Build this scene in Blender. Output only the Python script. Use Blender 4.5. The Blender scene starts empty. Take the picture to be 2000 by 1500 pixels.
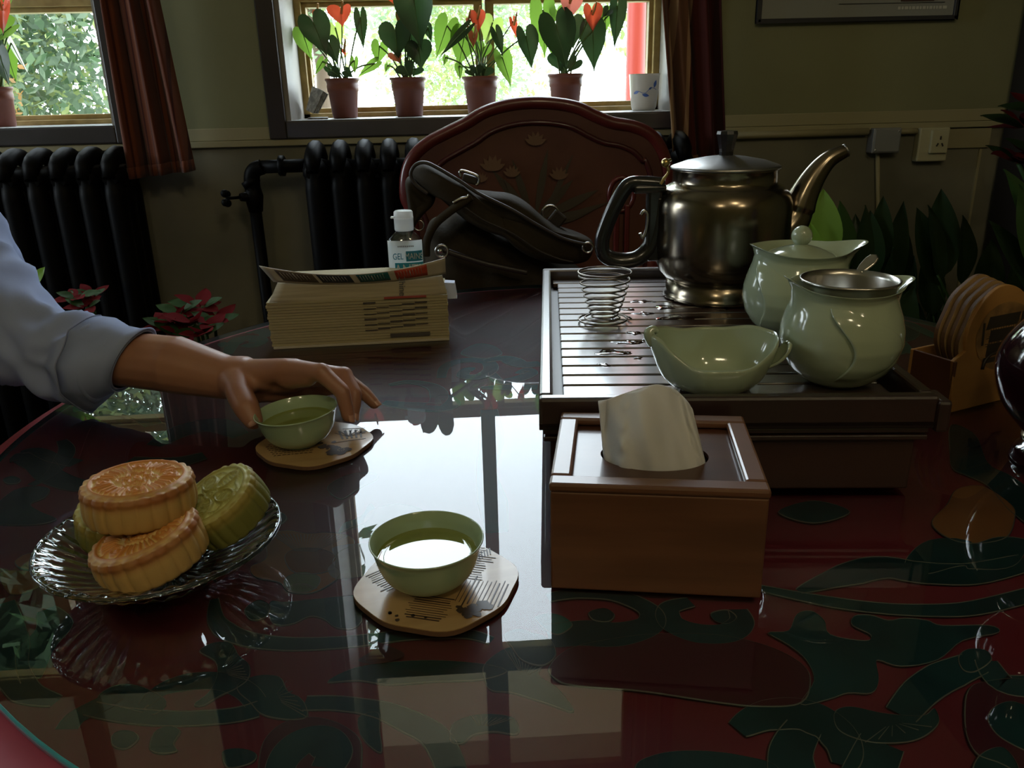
import bpy, bmesh, math, random
import numpy as np
from math import sin, cos, pi, radians
from mathutils import Vector, Matrix, noise
random.seed(7); rng = np.random.default_rng(7)
sc = bpy.context.scene
COL = sc.collection

# ------------------------------------------------------------------ camera
CAM = Vector((0, 0, 1.12)); FPX = 1600.0
_p, _r, _w = radians(19.5), radians(1.4), radians(3.0)
_R0 = Vector((cos(_w), -sin(_w), 0)); _H = Vector((sin(_w), cos(_w), 0)); _Z = Vector((0, 0, 1))
FW = cos(_p)*_H - sin(_p)*_Z; _U0 = sin(_p)*_H + cos(_p)*_Z
RT = cos(_r)*_R0 - sin(_r)*_U0; UP = cos(_r)*_U0 + sin(_r)*_R0
cd = bpy.data.cameras.new('camera'); cam = bpy.data.objects.new('camera', cd); COL.objects.link(cam)
cam.matrix_world = Matrix.Translation(CAM) @ Matrix((RT, UP, -FW)).transposed().to_4x4()
cd.sensor_width = 36; cd.lens = FPX/2000*36; cd.clip_start = 0.02
sc.camera = cam
# ------------------------------------------------------------------ sky, sun, exposure
sc.view_settings.view_transform = 'Standard'; sc.view_settings.look = 'None'
sc.view_settings.gamma = 1; sc.view_settings.use_curve_mapping = False
sc.view_settings.exposure = 0.0
wd = bpy.data.worlds.new('sky'); sc.world = wd; wd.use_nodes = True
bg = wd.node_tree.nodes['Background']; bg.inputs[0].default_value = (.80, .92, 1, 1); bg.inputs[1].default_value = 10.5
sd = bpy.data.lights.new('sun', 'SUN'); sd.energy = 8; sd.angle = radians(1); sd.color = (1, .95, .85)
sun = bpy.data.objects.new('sun', sd); COL.objects.link(sun)
sun.rotation_euler = Vector((-.35, -.75, .85)).to_track_quat('Z', 'Y').to_euler()
def portal(loc, sx, sy, rot):
    l = bpy.data.lights.new('window_portal', 'AREA'); l.shape = 'RECTANGLE'; l.size = sx; l.size_y = sy
    l.cycles.is_portal = True
    o = bpy.data.objects.new('window_portal', l); COL.objects.link(o); o.location = loc; o.rotation_euler = rot
portal((.07, 2.58, 2.0), 1.12, 1.9, (radians(-90), 0, 0))
portal((-1.5, 2.58, 2.0), 1.1, 1.9, (radians(-90), 0, 0))
LAMP_W = 26.0
SIDE_WIN = True

# ------------------------------------------------------------------ helpers
def ray(x, y): return FW + (x-1000)/FPX*RT + (750-y)/FPX*UP
def PZ(x, y, z=.76):
    d = ray(x, y); return CAM + d*((z-1.12)/d.z)
def PY(x, y, Y):
    d = ray(x, y); return CAM + d*(Y/d.y)

MATS = {}
def mat(name, rgb, rough=.5, metal=0., spec=.5, coat=0., bump=None, var=None, emit=None, transl=0., sub=None, stretch=(1,1,1), aniso=0):
    if name in MATS: return MATS[name]
    m = bpy.data.materials.new(name); m.use_nodes = True; nt = m.node_tree; N = nt.nodes; L = nt.links
    b = N['Principled BSDF']; b.inputs['Base Color'].default_value = (*rgb, 1)
    b.inputs['Roughness'].default_value = rough; b.inputs['Metallic'].default_value = metal
    b.inputs['Specular IOR Level'].default_value = spec; b.inputs['Coat Weight'].default_value = coat
    b.inputs['Coat Roughness'].default_value = .05
    if sub: b.inputs['Subsurface Weight'].default_value = sub; b.inputs['Subsurface Radius'].default_value = (.008,.003,.002); b.inputs['Subsurface Scale'].default_value = 1
    tc = N.new('ShaderNodeTexCoord'); mp = N.new('ShaderNodeMapping'); mp.inputs['Scale'].default_value = stretch
    L.new(tc.outputs['Object'], mp.inputs[0])
    if var:
        rgb2, sc_, det = var; nz = N.new('ShaderNodeTexNoise'); nz.inputs['Scale'].default_value = sc_; nz.inputs['Detail'].default_value = det
        L.new(mp.outputs[0], nz.inputs[0]); cr = N.new('ShaderNodeValToRGB')
        cr.color_ramp.elements[0].position = .38; cr.color_ramp.elements[1].position = .62
        cr.color_ramp.elements[0].color = (*rgb, 1); cr.color_ramp.elements[1].color = (*rgb2, 1)
        L.new(nz.outputs['Fac'], cr.inputs[0]); L.new(cr.outputs[0], b.inputs['Base Color'])
        colout = cr.outputs[0]
    else: colout = None
    if bump:
        nz = N.new('ShaderNodeTexNoise'); nz.inputs['Scale'].default_value = bump[0]; nz.inputs['Detail'].default_value = 4
        L.new(mp.outputs[0], nz.inputs[0]); bp = N.new('ShaderNodeBump'); bp.inputs['Strength'].default_value = bump[1]; bp.inputs['Distance'].default_value = bump[2] if len(bump)>2 else .002
        L.new(nz.outputs['Fac'], bp.inputs['Height']); L.new(bp.outputs[0], b.inputs['Normal'])
    if emit: b.inputs['Emission Color'].default_value = (*emit[0], 1); b.inputs['Emission Strength'].default_value = emit[1]
    if transl:
        t = N.new('ShaderNodeBsdfTranslucent'); t.inputs[0].default_value = (*[min(1, c*2.4) for c in rgb], 1)
        mx = N.new('ShaderNodeMixShader'); mx.inputs[0].default_value = transl
        L.new(b.outputs[0], mx.inputs[1]); L.new(t.outputs[0], mx.inputs[2]); L.new(mx.outputs[0], N['Material Output'].inputs[0])
    MATS[name] = m; return m

def thin_glass(name, fac=None, ior=1.5, tint=(1,1,1), rough=0.):
    m = bpy.data.materials.new(name); m.use_nodes = True; nt = m.node_tree; N = nt.nodes; L = nt.links
    N.remove(N['Principled BSDF']); t = N.new('ShaderNodeBsdfTransparent'); t.inputs[0].default_value = (*tint, 1)
    g = N.new('ShaderNodeBsdfGlossy'); g.inputs['Roughness'].default_value = rough; mx = N.new('ShaderNodeMixShader')
    if fac is None:
        fr = N.new('ShaderNodeFresnel'); fr.inputs[0].default_value = ior; L.new(fr.outputs[0], mx.inputs[0])
    else: mx.inputs[0].default_value = fac
    L.new(t.outputs[0], mx.inputs[1]); L.new(g.outputs[0], mx.inputs[2]); L.new(mx.outputs[0], N['Material Output'].inputs[0])
    return m

class MB:
    def __init__(s): s.v = []; s.f = []; s.sm = []
    def add(s, vs, fs, smooth=False):
        n = len(s.v); s.v += [Vector(v) for v in vs]; s.f += [tuple(n+i for i in f) for f in fs]; s.sm += [smooth]*len(fs); return s
    def box(s, c, d, R=None):
        c = Vector(c); d = Vector(d)/2
        vs = [Vector((x*d.x, y*d.y, z*d.z)) for x in (-1,1) for y in (-1,1) for z in (-1,1)]
        if R: vs = [R @ v for v in vs]
        return s.add([c+v for v in vs], [(0,1,3,2),(4,6,7,5),(0,4,5,1),(2,3,7,6),(0,2,6,4),(1,5,7,3)])
    def box2(s, a, b): return s.box([(a[i]+b[i])/2 for i in range(3)], [abs(b[i]-a[i]) for i in range(3)])
    def grid(s, fn, nu, nv, cu=False, cv=False, smooth=True, flip=False):
        vs = [fn(i/(nu if cu else nu-1), j/(nv if cv else nv-1)) for i in range(nu) for j in range(nv)]
        fs = []
        for i in range(nu if cu else nu-1):
            for j in range(nv if cv else nv-1):
                a = i*nv+j; b = ((i+1)%nu)*nv+j; c = ((i+1)%nu)*nv+(j+1)%nv; d = i*nv+(j+1)%nv
                fs.append((a,d,c,b) if flip else (a,b,c,d))
        return s.add(vs, fs, smooth)
    def lathe(s, prof, seg=40, c=(0,0,0), axis='z', smooth=True, rfn=None):
        c = Vector(c)
        def fn(u, v):
            r, z = prof[min(len(prof)-1, round(v*(len(prof)-1)))]; t = 2*pi*u
            if rfn: r *= rfn(t, z)
            p = (r*cos(t), r*sin(t), z)
            if axis == 'y': p = (r*cos(t), z, -r*sin(t))
            if axis == 'x': p = (z, r*cos(t), r*sin(t))
            return c+Vector(p)
        return s.grid(fn, seg, len(prof), cu=True, smooth=smooth)
    def tube(s, pts, rad, seg=10, closed=False, caps=True):
        pts = [Vector(p) for p in pts]; n = len(pts)
        if not hasattr(rad, '__len__'): rad = [rad]*n
        rings = []; prev = None
        for i, p in enumerate(pts):
            if closed: t = pts[(i+1)%n]-pts[i-1]
            else: t = pts[min(i+1,n-1)]-pts[max(i-1,0)]
            if t.length < 1e-9: t = Vector((0,0,1))
            t.normalize()
            if prev is None: a = t.orthogonal().normalized()
            else: a = (prev - t*prev.dot(t)); a = a.normalized() if a.length > 1e-6 else t.orthogonal().normalized()
            prev = a; b = t.cross(a)
            r = rad[i]; ra, rb = (r if hasattr(r,'__len__') else (r, r))
            rings.append([p + a*(ra*cos(2*pi*k/seg)) + b*(rb*sin(2*pi*k/seg)) for k in range(seg)])
        vs = [v for r in rings for v in r]; fs = []
        for i in range(n if closed else n-1):
            for k in range(seg):
                j = (i+1) % n; fs.append((i*seg+k, i*seg+(k+1)%seg, j*seg+(k+1)%seg, j*seg+k))
        s.add(vs, fs, True)
        if caps and not closed:
            s.add(rings[0], [tuple(range(seg))[::-1]]); s.add(rings[-1], [tuple(range(seg))])
        return s
    def prism(s, out, a, b, fr=None):
        """outline (2D list) extruded from a to b; fr maps (x,y,h) to a point"""
        fr = fr or (lambda x, y, h: (x, y, h)); n = len(out)
        s.add([fr(x, y, b) for x, y in out], [tuple(range(n))])
        s.add([fr(x, y, a) for x, y in out], [tuple(range(n))[::-1]])
        vs = [fr(x, y, a) for x, y in out]+[fr(x, y, b) for x, y in out]
        return s.add(vs, [(i, (i+1)%n, n+(i+1)%n, n+i) for i in range(n)])
    def ball(s, c, r, sc_=(1,1,1), nu=20, nv=12):
        c = Vector(c)
        return s.grid(lambda u, v: c+Vector((r*sc_[0]*cos(2*pi*u)*sin(pi*v), r*sc_[1]*sin(2*pi*u)*sin(pi*v), -r*sc_[2]*cos(pi*v))), nu, nv, cu=True)
    def build(s, name, m, parent=None, world=True, bevel=0, solid=0, subsurf=0, solid_off=0, weld=False):
        me = bpy.data.meshes.new(name)
        vs = s.v
        if parent is not None and world:
            inv = WM[parent.name].inverted(); vs = [inv @ v for v in vs]
        me.from_pydata([tuple(v) for v in vs], [], s.f); me.update()
        me.polygons.foreach_set('use_smooth', s.sm)
        me.materials.append(m)
        bm = bmesh.new(); bm.from_mesh(me)
        bmesh.ops.remove_doubles(bm, verts=bm.verts, dist=1e-6)
        bmesh.ops.recalc_face_normals(bm, faces=bm.faces); bm.to_mesh(me); bm.free()
        o = bpy.data.objects.new(name, me); COL.objects.link(o)
        if parent is not None: o.parent = parent; WM[o.name] = WM[parent.name]
        else: WM[o.name] = Matrix.Identity(4)
        if bevel:
            b = o.modifiers.new('b', 'BEVEL'); b.width = bevel; b.segments = 2; b.limit_method = 'ANGLE'; b.angle_limit = radians(40); b.harden_normals = False
        if solid:
            b = o.modifiers.new('s', 'SOLIDIFY'); b.thickness = solid; b.offset = solid_off
        if subsurf:
            b = o.modifiers.new('u', 'SUBSURF'); b.levels = subsurf; b.render_levels = subsurf
        return o
WM = {}
def tag(o, label=None, cat=None, group=None, kind=None):
    if label: o['label'] = label
    if cat: o['category'] = cat
    if group: o['group'] = group
    if kind: o['kind'] = kind
    return o
def thing(name, label, cat, loc=(0,0,0), rz=0., group=None, kind=None, R=None):
    o = bpy.data.objects.new(name, None); COL.objects.link(o); o.empty_display_size = .05
    M = Matrix.Translation(Vector(loc)) @ (R.to_4x4() if R else Matrix.Rotation(rz, 4, 'Z'))
    o.matrix_world = M; WM[o.name] = M
    return tag(o, label, cat, group, kind)
def L_(mb, T):      # move a local-space builder by a thing's matrix, so build(world=True) puts it back
    M = WM[T.name]; mb.v = [M @ v for v in mb.v]; return mb
def spline(pts, n=8, closed=False):
    P = [Vector(p) for p in pts]; out = []; m = len(P)
    for i in range(m if closed else m-1):
        p0 = P[(i-1)%m] if closed or i > 0 else P[0]; p1 = P[i]; p2 = P[(i+1)%m]; p3 = P[(i+2)%m] if closed or i+2 < m else P[-1]
        for k in range(n):
            t = k/n; out.append(.5*((2*p1)+(p2-p0)*t+(2*p0-5*p1+4*p2-p3)*t*t+(3*p1-p0-3*p2+p3)*t**3))
    if not closed: out.append(P[-1])
    return out
def lerp(a, b, t): return a+(b-a)*t
def struct(name, mb, m, label, parent=None, **k):
    o = mb.build(name, m, parent, **k)
    if parent is None: tag(o, label, None, None, 'structure')
    return o

# ------------------------------------------------------------------ materials
wallm = mat('plaster_cream', (.235,.235,.132), .85, spec=.2, bump=(30,.12), var=((.20,.198,.108), 2.2, 5))
wall_low = mat('plaster_lower', (.19,.18,.13), .85, spec=.2, bump=(30,.12), var=((.14,.135,.10), 3, 5))
ceilm = mat('ceiling_paint', (.33,.30,.22), .9, spec=.1)
floorm = mat('floor_stone', (.10,.075,.05), .5, var=((.06,.045,.03), 3, 5))
casem = mat('dark_brown_wood', (.030,.022,.018), .42, var=((.020,.014,.012), 12, 4), stretch=(1,1,.2))
sashm = mat('ochre_sash_paint', (.36,.25,.08), .55, var=((.25,.17,.05), 25, 5), bump=(60,.3))
pane_g = thin_glass('window_glass', fac=.05)
def film(name, c):
    m = bpy.data.materials.new(name); m.use_nodes = True; nt = m.node_tree; N = nt.nodes
    N.remove(N['Principled BSDF']); t = N.new('ShaderNodeBsdfTransparent'); t.inputs[0].default_value = (*c, 1)
    tr = N.new('ShaderNodeBsdfTranslucent'); tr.inputs[0].default_value = (*c, 1); mx = N.new('ShaderNodeMixShader'); mx.inputs[0].default_value = .6
    nt.links.new(t.outputs[0], mx.inputs[1]); nt.links.new(tr.outputs[0], mx.inputs[2]); nt.links.new(mx.outputs[0], N['Material Output'].inputs[0]); return m
transom_g = film('yellowed_transom_film', (.15,.12,.07))

# ------------------------------------------------------------------ the room
W0, W1 = 2.30, 2.62          # inner and outer face of the window wall
XL, XR, YB, ZC = -2.6, 1.50, -3.2, 3.3
A = (-.457, .59); B = (-1.95, -.895)      # window openings in x
ZS, ZT = 1.066, 2.95
mb = MB(); mb.box2((XL-.3, YB-.3, -.1), (XR+2.2, W1+.0, 0)); struct('floor', mb, floorm, 'dark stone floor under the tea table')
mb = MB(); mb.box2((XL-.3, YB-.3, ZC), (XR+2.2, W1+.5, ZC+.2)); struct('ceiling', mb, ceilm, 'dim plaster ceiling of the room')
mb = MB()
ZD = 1.019
for (a, b) in ((XL-.3, B[0]), (B[1], A[0]), (A[1], XR+.3)): mb.box2((a, W0, ZD), (b, W1, ZC))
for (a, b) in (A, B): mb.box2((a, W0, ZD), (b, W1, ZS-.045)); mb.box2((a, W0, ZT), (b, W1, ZC))
struct('wall_window_side', mb, wallm, 'cream plaster wall with two windows above the radiators')
mb = MB(); mb.box2((XL-.3, W0, 0), (XR+.3, W1, ZD)); struct('wall_window_side_lower', mb, wall_low, 'greyer lower part of the window wall behind the radiators')
mb = MB(); mb.box2((XL-.3, YB-.3, 0), (XL, 1.2, ZC)); mb.box2((XL-.3, 2.1, 0), (XL, W0, ZC)); mb.box2((XL-.3, 1.2, 0), (XL, 2.1, 1.0)); mb.box2((XL-.3, 1.2, 2.3), (XL, 2.1, ZC))
struct('wall_left', mb, wallm, 'cream plaster wall at the left of the room')
mb = MB(); mb.box2((XR+1.9, YB-.3, 0), (XR+2.2, W1, ZC)); mb.box2((XR+.3, W0-.0, 0), (XR+2.2, W1, ZC)); struct('wall_right', mb, wallm, 'plaster wall at the right of the room beyond the cabinet')
mb = MB(); mb.box2((XL-.3, YB-.3, 0), (XR+2.2, YB, ZC)); struct('wall_rear', mb, wallm, 'plaster wall behind the viewer')
portal((XL-.25, 1.65, 1.65), 1.3, .9, (0, radians(-90), 0))
mb = MB()
for y in (1.2, 1.63, 2.05): mb.box2((XL-.2, y, 1.0), (XL-.15, y+.05, 2.3))
for z in (1.0, 2.25): mb.box2((XL-.2, 1.2, z), (XL-.15, 2.1, z+.05))
struct('fill_window', mb, sashm, 'ochre framed window added in the left wall for side light')  # unseen window, added to light the sleeve from the left
# small ledge moulding under the windows
mb = MB()
for (a, b) in ((XL, XR),): mb.box2((a, W0-.014, 1.004), (b, W0, 1.020))
mb.box2((XL, W0-.004, 1.020), (XR, W0, 1.052))
struct('trim_1', mb, mat('ledge_paint', (.30,.27,.15), .6), 'cream ledge moulding running under the windows', bevel=.003)

def window(name, x0, x1, mull, upmull, label):
    T = thing(name, label, None, ((x0+x1)/2, W0, ZS), 0, None, 'structure')
    # casing
    cw = .045
    for nm, a, b in (('casing', (x0-cw, W0-.02, ZS-.045), (x0, W0+.0, ZT+cw)), ('casing', (x1, W0-.02, ZS-.045), (x1+cw, W0, ZT+cw)), ('casing', (x0, W0-.02, ZT), (x1, W0, ZT+cw))):
        MB().box2(a, b).build(nm, casem, T, bevel=.003)
    MB().box2((x0, W0-.02, ZS-.045), (x1, W1, ZS)).build('sill', mat('sill_wood', (.035,.028,.03), .34, spec=1., var=((.025,.02,.02), 14, 4)), T, bevel=.004)
    MB().box2((x0+.002, W0-.018, ZS), (x1-.002, 2.5, ZS+.0008)).build('sky_lit_sill_top', mat('sky_lit_sill', (.42,.43,.45), .4, spec=.8, var=((.32,.33,.35), 9, 5)), T)  # thin pale slab, sky light on the sill put into its colour
    mb = MB(); mb.box2((x0-.001, W0, ZS), (x0+.012, W0+.2, ZT)); mb.box2((x1-.012, W0, ZS), (x1+.001, W0+.2, ZT)); mb.box2((x0, W0, ZT-.012), (x1, W0+.2, ZT))
    mb.build('reveal', mat('reveal_paint', (.25,.23,.20), .5), T)
    ya, yb = 2.52, 2.56
    st = .027; yg = 2.55
    xs = [x0+.012]+[m for m in mull]+[x1-.012]
    # outer frame
    mb = MB(); mb.box2((x0+.008, ya-.02, ZS), (x0+.03, yb, ZT)); mb.box2((x1-.03, ya-.02, ZS), (x1-.008, yb, ZT)); mb.box2((x0, ya-.02, ZS), (x1, yb, ZS+.014)); mb.box2((x0, ya-.02, ZT-.03), (x1, yb, ZT))
    mb.box2((x0, ya-.015, 1.372), (x1, yb, 1.392))
    mb.build('frame', sashm, T, bevel=.002)
    def light(a, b, z0, z1, w=.022, m=pane_g, nm='sash'):
        mb = MB(); mb.box2((a, ya, z0), (a+w, yb, z1)); mb.box2((b-w, ya, z0), (b, yb, z1)); mb.box2((a+w, ya, z0), (b-w, yb, z0+w*.7)); mb.box2((a+w, ya, z1-w*.7), (b-w, yb, z1))
        s = mb.build(nm, sashm, T, bevel=.002)
        g = MB().add([(a+w*.5, yg, z0+w*.4), (b-w*.5, yg, z0+w*.4), (b-w*.5, yg, z1-w*.4), (a+w*.5, yg, z1-w*.4)], [(0,1,2,3)]).build('glass_pane', m, s)
    e = [x0+.018]+list(mull)+[x1-.018]
    for i in range(len(e)-1):
        a = e[i]+(.004 if i else 0); b = e[i+1]-(.004 if i < len(e)-2 else 0)
        light(a, b, ZS+.012, 1.374)
    e = [x0+.018]+list(upmull)+[x1-.018]
    for i in range(len(e)-1):
        light(e[i], e[i+1], 1.390, 2.34, .022)
        light(e[i], e[i+1], 2.40, ZT-.03, .04, transom_g)
    MB().box2((x0+.01, ya-.01, 2.33), (x1-.01, yb, 2.41)).build('transom_bar', sashm, T, bevel=.003)
    return T
window('window_1', A[0], A[1], [.078], [.049], 'ochre framed window with dark casing behind the red chair')
T2 = window('window_2', B[0], B[1], [-1.44], [-1.45], 'ochre framed window with dark casing at the left edge')
MB().box2((-1.13, 2.515, 1.39), (-1.06, 2.56, 2.34)).build('stile', sashm, T2, bevel=.002)

# conduit, junction box, socket on the wall
cond = mat('conduit_paint', (.29,.26,.15), .5)
T = thing('cable_conduit', 'cream painted cable conduit running along the wall to the metal junction box', 'conduit', PY(1700, 262, W0))
mb = MB(); a = PY(1400, 266, W0-.014); b = PY(1695, 257, W0-.014)
mb.tube([a, b], .010, 10); mb.tube([PY(1755, 257, W0-.012), PY(1790, 256, W0-.012)], .008, 10); mb.build('horizontal_run', cond, T)
MB().tube([PY(1714, 298, W0-.008), PY(1716, 600, W0-.008)], .006, 8).build('vertical_run', cond, T)
mb = MB(); mb.box2(tuple(PY(1850, 250, W0-.006)), tuple(PY(1935, 290, W0)))
T = thing('junction_box', 'square grey metal junction box on the wall above the plants', 'junction box', PY(1726, 274, W0))
c = PY(1726, 274, W0-.018)
MB().box(c, (.078, .036, .066)).build('body', mat('galvanised_steel', (.30,.31,.32), .45, .6), T, bevel=.003)
for s in (-1, 1): MB().ball(c+Vector((s*.03, -.018, s*.024)), .004).build('screw', mat('bare_metal', (.6,.6,.6), .3, 1), T)
MB().box(c+Vector((0,-.019,0)), (.07,.003,.058)).build('cover_plate', MATS['galvanised_steel'], T, bevel=.001)
T = thing('wall_socket', 'cream square wall socket right of the metal junction box', 'socket', PY(1822, 280, W0))
c = PY(1818, 282, W0-.014); sm = mat('cream_plastic', (.40,.38,.24), .4)
MB().box(c, (.085, .028, .09)).build('back_box', sm, T, bevel=.004)
c2 = c+Vector((.012,-.018,.008)); MB().box(c2, (.05, .01, .062)).build('face_plate', sm, T, bevel=.003)
for dx, dz, a in ((0,.010,0), (-.007,-.008,.5), (.007,-.008,-.5)):
    MB().box(c2+Vector((dx, -.006, dz)), (.003, .003, .009), Matrix.Rotation(a, 3, 'Y')).build('slot', mat('black_slot', (.01,.01,.01), .5), T)
T = thing('cable_trunking', 'flat cream cable trunking dropping beside the wall socket', 'trunking', PY(1925, 290, W0))
MB().box2(tuple(PY(1850, 252, W0-.008)), (1.47, W0, PY(1850, 290, W0).z)).build('horizontal_run', cond, T, bevel=.002)
MB().box2((1.445, W0-.006, .5), (1.452, W0, .945)).build('vertical_run', cond, T)

# poster
T = thing('framed_poster', 'framed pale poster with a dark picture and caption line, on the right wall', 'poster', PY(1670, 0, W0))
p0 = PY(1475, 46, W0); p1 = PY(1862, 38, W0); x0, x1, z0, z1 = p0.x, p1.x, p0.z, p0.z+.62
mb = MB(); mb.box2((x0, W0-.018, z0), (x1, W0-.002, z0+.010)); mb.box2((x0, W0-.018, z1-.01), (x1, W0-.002, z1)); mb.box2((x0, W0-.018, z0), (x0+.01, W0-.002, z1)); mb.box2((x1-.01, W0-.018, z0), (x1, W0-.002, z1))
mb.build('frame', mat('frame_dark', (.03,.03,.035), .35), T, bevel=.002)
pr = MB().box2((x0+.008, W0-.010, z0+.008), (x1-.008, W0-.004, z1-.008)).build('print', mat('poster_paper', (.26,.27,.25), .5), T)
MB().box2((x0+.38, W0-.0115, z0+.045), (x0+.47, W0-.0105, z0+.30)).build('dark_picture', mat('picture_dark', (.03,.012,.02), .5, var=((.06,.03,.02), 30, 4)), pr)
mb = MB(); mb.box2((x0+.215, W0-.0115, z0+.041), (x0+.50, W0-.0108, z0+.0425)); mb.build('rule', mat('ink_black', (.015,.015,.015), .5), pr)
mb = MB(); x = x0+.375
while x < x0+.505:
    wdt = random.uniform(.004,.012); mb.box2((x, W0-.0115, z0+.026), (x+wdt, W0-.0108, z0+.033)); x += wdt+.003
mb.build('caption', mat('caption_ink', (.5,.5,.45), .5), pr)
mb = MB(); mb.box2((x0+.02, W0-.0115, z0+.33), (x1-.02, W0-.0108, z1-.03)); mb.build('upper_picture', mat('picture_up', (.12,.13,.14), .5, var=((.2,.2,.16), 9, 5)), pr)

# ------------------------------------------------------------------ radiators
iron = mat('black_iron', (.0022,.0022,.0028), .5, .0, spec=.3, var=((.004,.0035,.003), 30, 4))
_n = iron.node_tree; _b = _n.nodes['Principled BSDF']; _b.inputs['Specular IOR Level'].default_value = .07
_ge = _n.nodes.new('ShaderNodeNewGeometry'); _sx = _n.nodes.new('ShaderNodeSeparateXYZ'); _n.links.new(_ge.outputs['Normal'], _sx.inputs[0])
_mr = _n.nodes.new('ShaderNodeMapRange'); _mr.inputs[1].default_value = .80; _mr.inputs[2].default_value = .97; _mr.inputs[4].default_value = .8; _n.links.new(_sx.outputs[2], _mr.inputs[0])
_mc = _n.nodes.new('ShaderNodeMix'); _mc.data_type = 'RGBA'; _n.links.new(_mr.outputs[0], _mc.inputs[0]); _n.links.new(_b.inputs['Base Color'].links[0].from_socket, _mc.inputs[6]); _mc.inputs[7].default_value = (.16,.17,.19,1); _n.links.new(_mc.outputs[2], _b.inputs['Base Color'])   # window glint put into the colour of upward faces
def radiator(x0, n, label, Yc=2.205, ztop=1.003, pitch=.0627, lean=0):
    T = thing('radiator', label, 'radiator', (x0+n*pitch/2, Yc, 0), 0, 'cast iron radiators')
    def section():
        mb = MB()
        for k in (-1, 0, 1):
            yy = k*.052
            mb.tube([(0, yy, z) for z in (.17, .22, .55, .9, .955)], [.020,.026,.025,.026,.020], 12)
        for z in (.185, .945):
            mb.tube([(0, -.072, z), (0, -.05, z+.0), (0, .05, z), (0, .072, z)], [.018, .030, .030, .018], 12)
        for k in range(9):
            pass
        t = [(0, -.075+.15*k/10, .945+.055*sin(pi*(k/10))**.5) for k in range(11)]
        mb.tube(t, [.014]+[.021]*9+[.014], 10)
        return mb
    base = None
    for i in range(n):
        x = x0+(i+.5)*pitch
        if base is None:
            base = section(); M = Matrix.Translation((x, Yc, 0)); base.v = [M @ v for v in base.v]
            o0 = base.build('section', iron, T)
        else:
            o = o0.copy(); COL.objects.link(o); o.location = (i*pitch, 0, 0)
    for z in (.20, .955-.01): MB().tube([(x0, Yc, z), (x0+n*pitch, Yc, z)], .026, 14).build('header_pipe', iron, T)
    for sx in (.5, n-.5):
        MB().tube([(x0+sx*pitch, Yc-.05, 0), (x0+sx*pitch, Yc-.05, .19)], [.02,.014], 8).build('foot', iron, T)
    return T
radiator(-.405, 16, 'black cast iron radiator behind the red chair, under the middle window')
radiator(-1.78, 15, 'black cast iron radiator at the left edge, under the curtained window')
T = thing('heating_pipe', 'black iron pipe with elbow and valve feeding the middle radiator', 'pipe', (-.53, 2.19, 0))
YP = 2.205
a = PY(600, 323, YP); b = PY(512, 326, YP); e = PY(492, 345, YP); f_ = PY(494, 372, YP)
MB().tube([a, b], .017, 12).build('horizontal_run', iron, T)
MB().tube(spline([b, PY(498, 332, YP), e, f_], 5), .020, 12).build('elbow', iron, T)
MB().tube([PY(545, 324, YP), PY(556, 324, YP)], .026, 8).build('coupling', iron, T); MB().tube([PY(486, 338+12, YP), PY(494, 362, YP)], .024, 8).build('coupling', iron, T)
lo = PY(520, 640, YP)
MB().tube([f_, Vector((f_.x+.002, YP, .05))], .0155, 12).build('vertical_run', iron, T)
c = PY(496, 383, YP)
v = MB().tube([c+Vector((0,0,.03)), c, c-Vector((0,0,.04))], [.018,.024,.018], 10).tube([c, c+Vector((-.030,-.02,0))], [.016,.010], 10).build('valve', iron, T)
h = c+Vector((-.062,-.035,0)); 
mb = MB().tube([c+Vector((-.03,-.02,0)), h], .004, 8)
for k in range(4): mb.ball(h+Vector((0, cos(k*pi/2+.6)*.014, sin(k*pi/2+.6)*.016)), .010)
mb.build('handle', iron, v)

# ------------------------------------------------------------------ curtains
def curtain(name, label, xt0, xt1, xb0, xb1, Yc, zb0, zb1, folds, amp=.022, ph=0, col=None):
    T = thing(name, label, 'curtain', ((xb0+xb1)/2, Yc, zb0))
    ztop = 3.0
    def fn(u, v):
        tz = v; zb = lerp(zb0, zb1, u); z = lerp(zb, ztop, v)
        k = (z-zb)/(1.353-zb0)
        xa = lerp(xb0, xt0, min(k, 1.6)) ; xb = lerp(xb1, xt1, min(k, 1.6))
        uu = u + .01*sin(9*v+3*u)
        y = Yc - amp*(1-.25*v)*sin(2*pi*folds*uu+ph+.8*sin(2.2*v)) - .35*amp*sin(2*pi*folds*2.3*uu+1+3*v)
        return Vector((lerp(xa, xb, u)+.006*sin(2*pi*folds*uu), y, z))
    MB().grid(fn, 90, 40).build('panel', col, T, solid=.003)
    def hem(u, v):
        p = fn(u, 0); return p+Vector((0, -.0035, -.001+.028*v))
    MB().grid(hem, 90, 3).build('hem', col, T, solid=.002)
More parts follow.
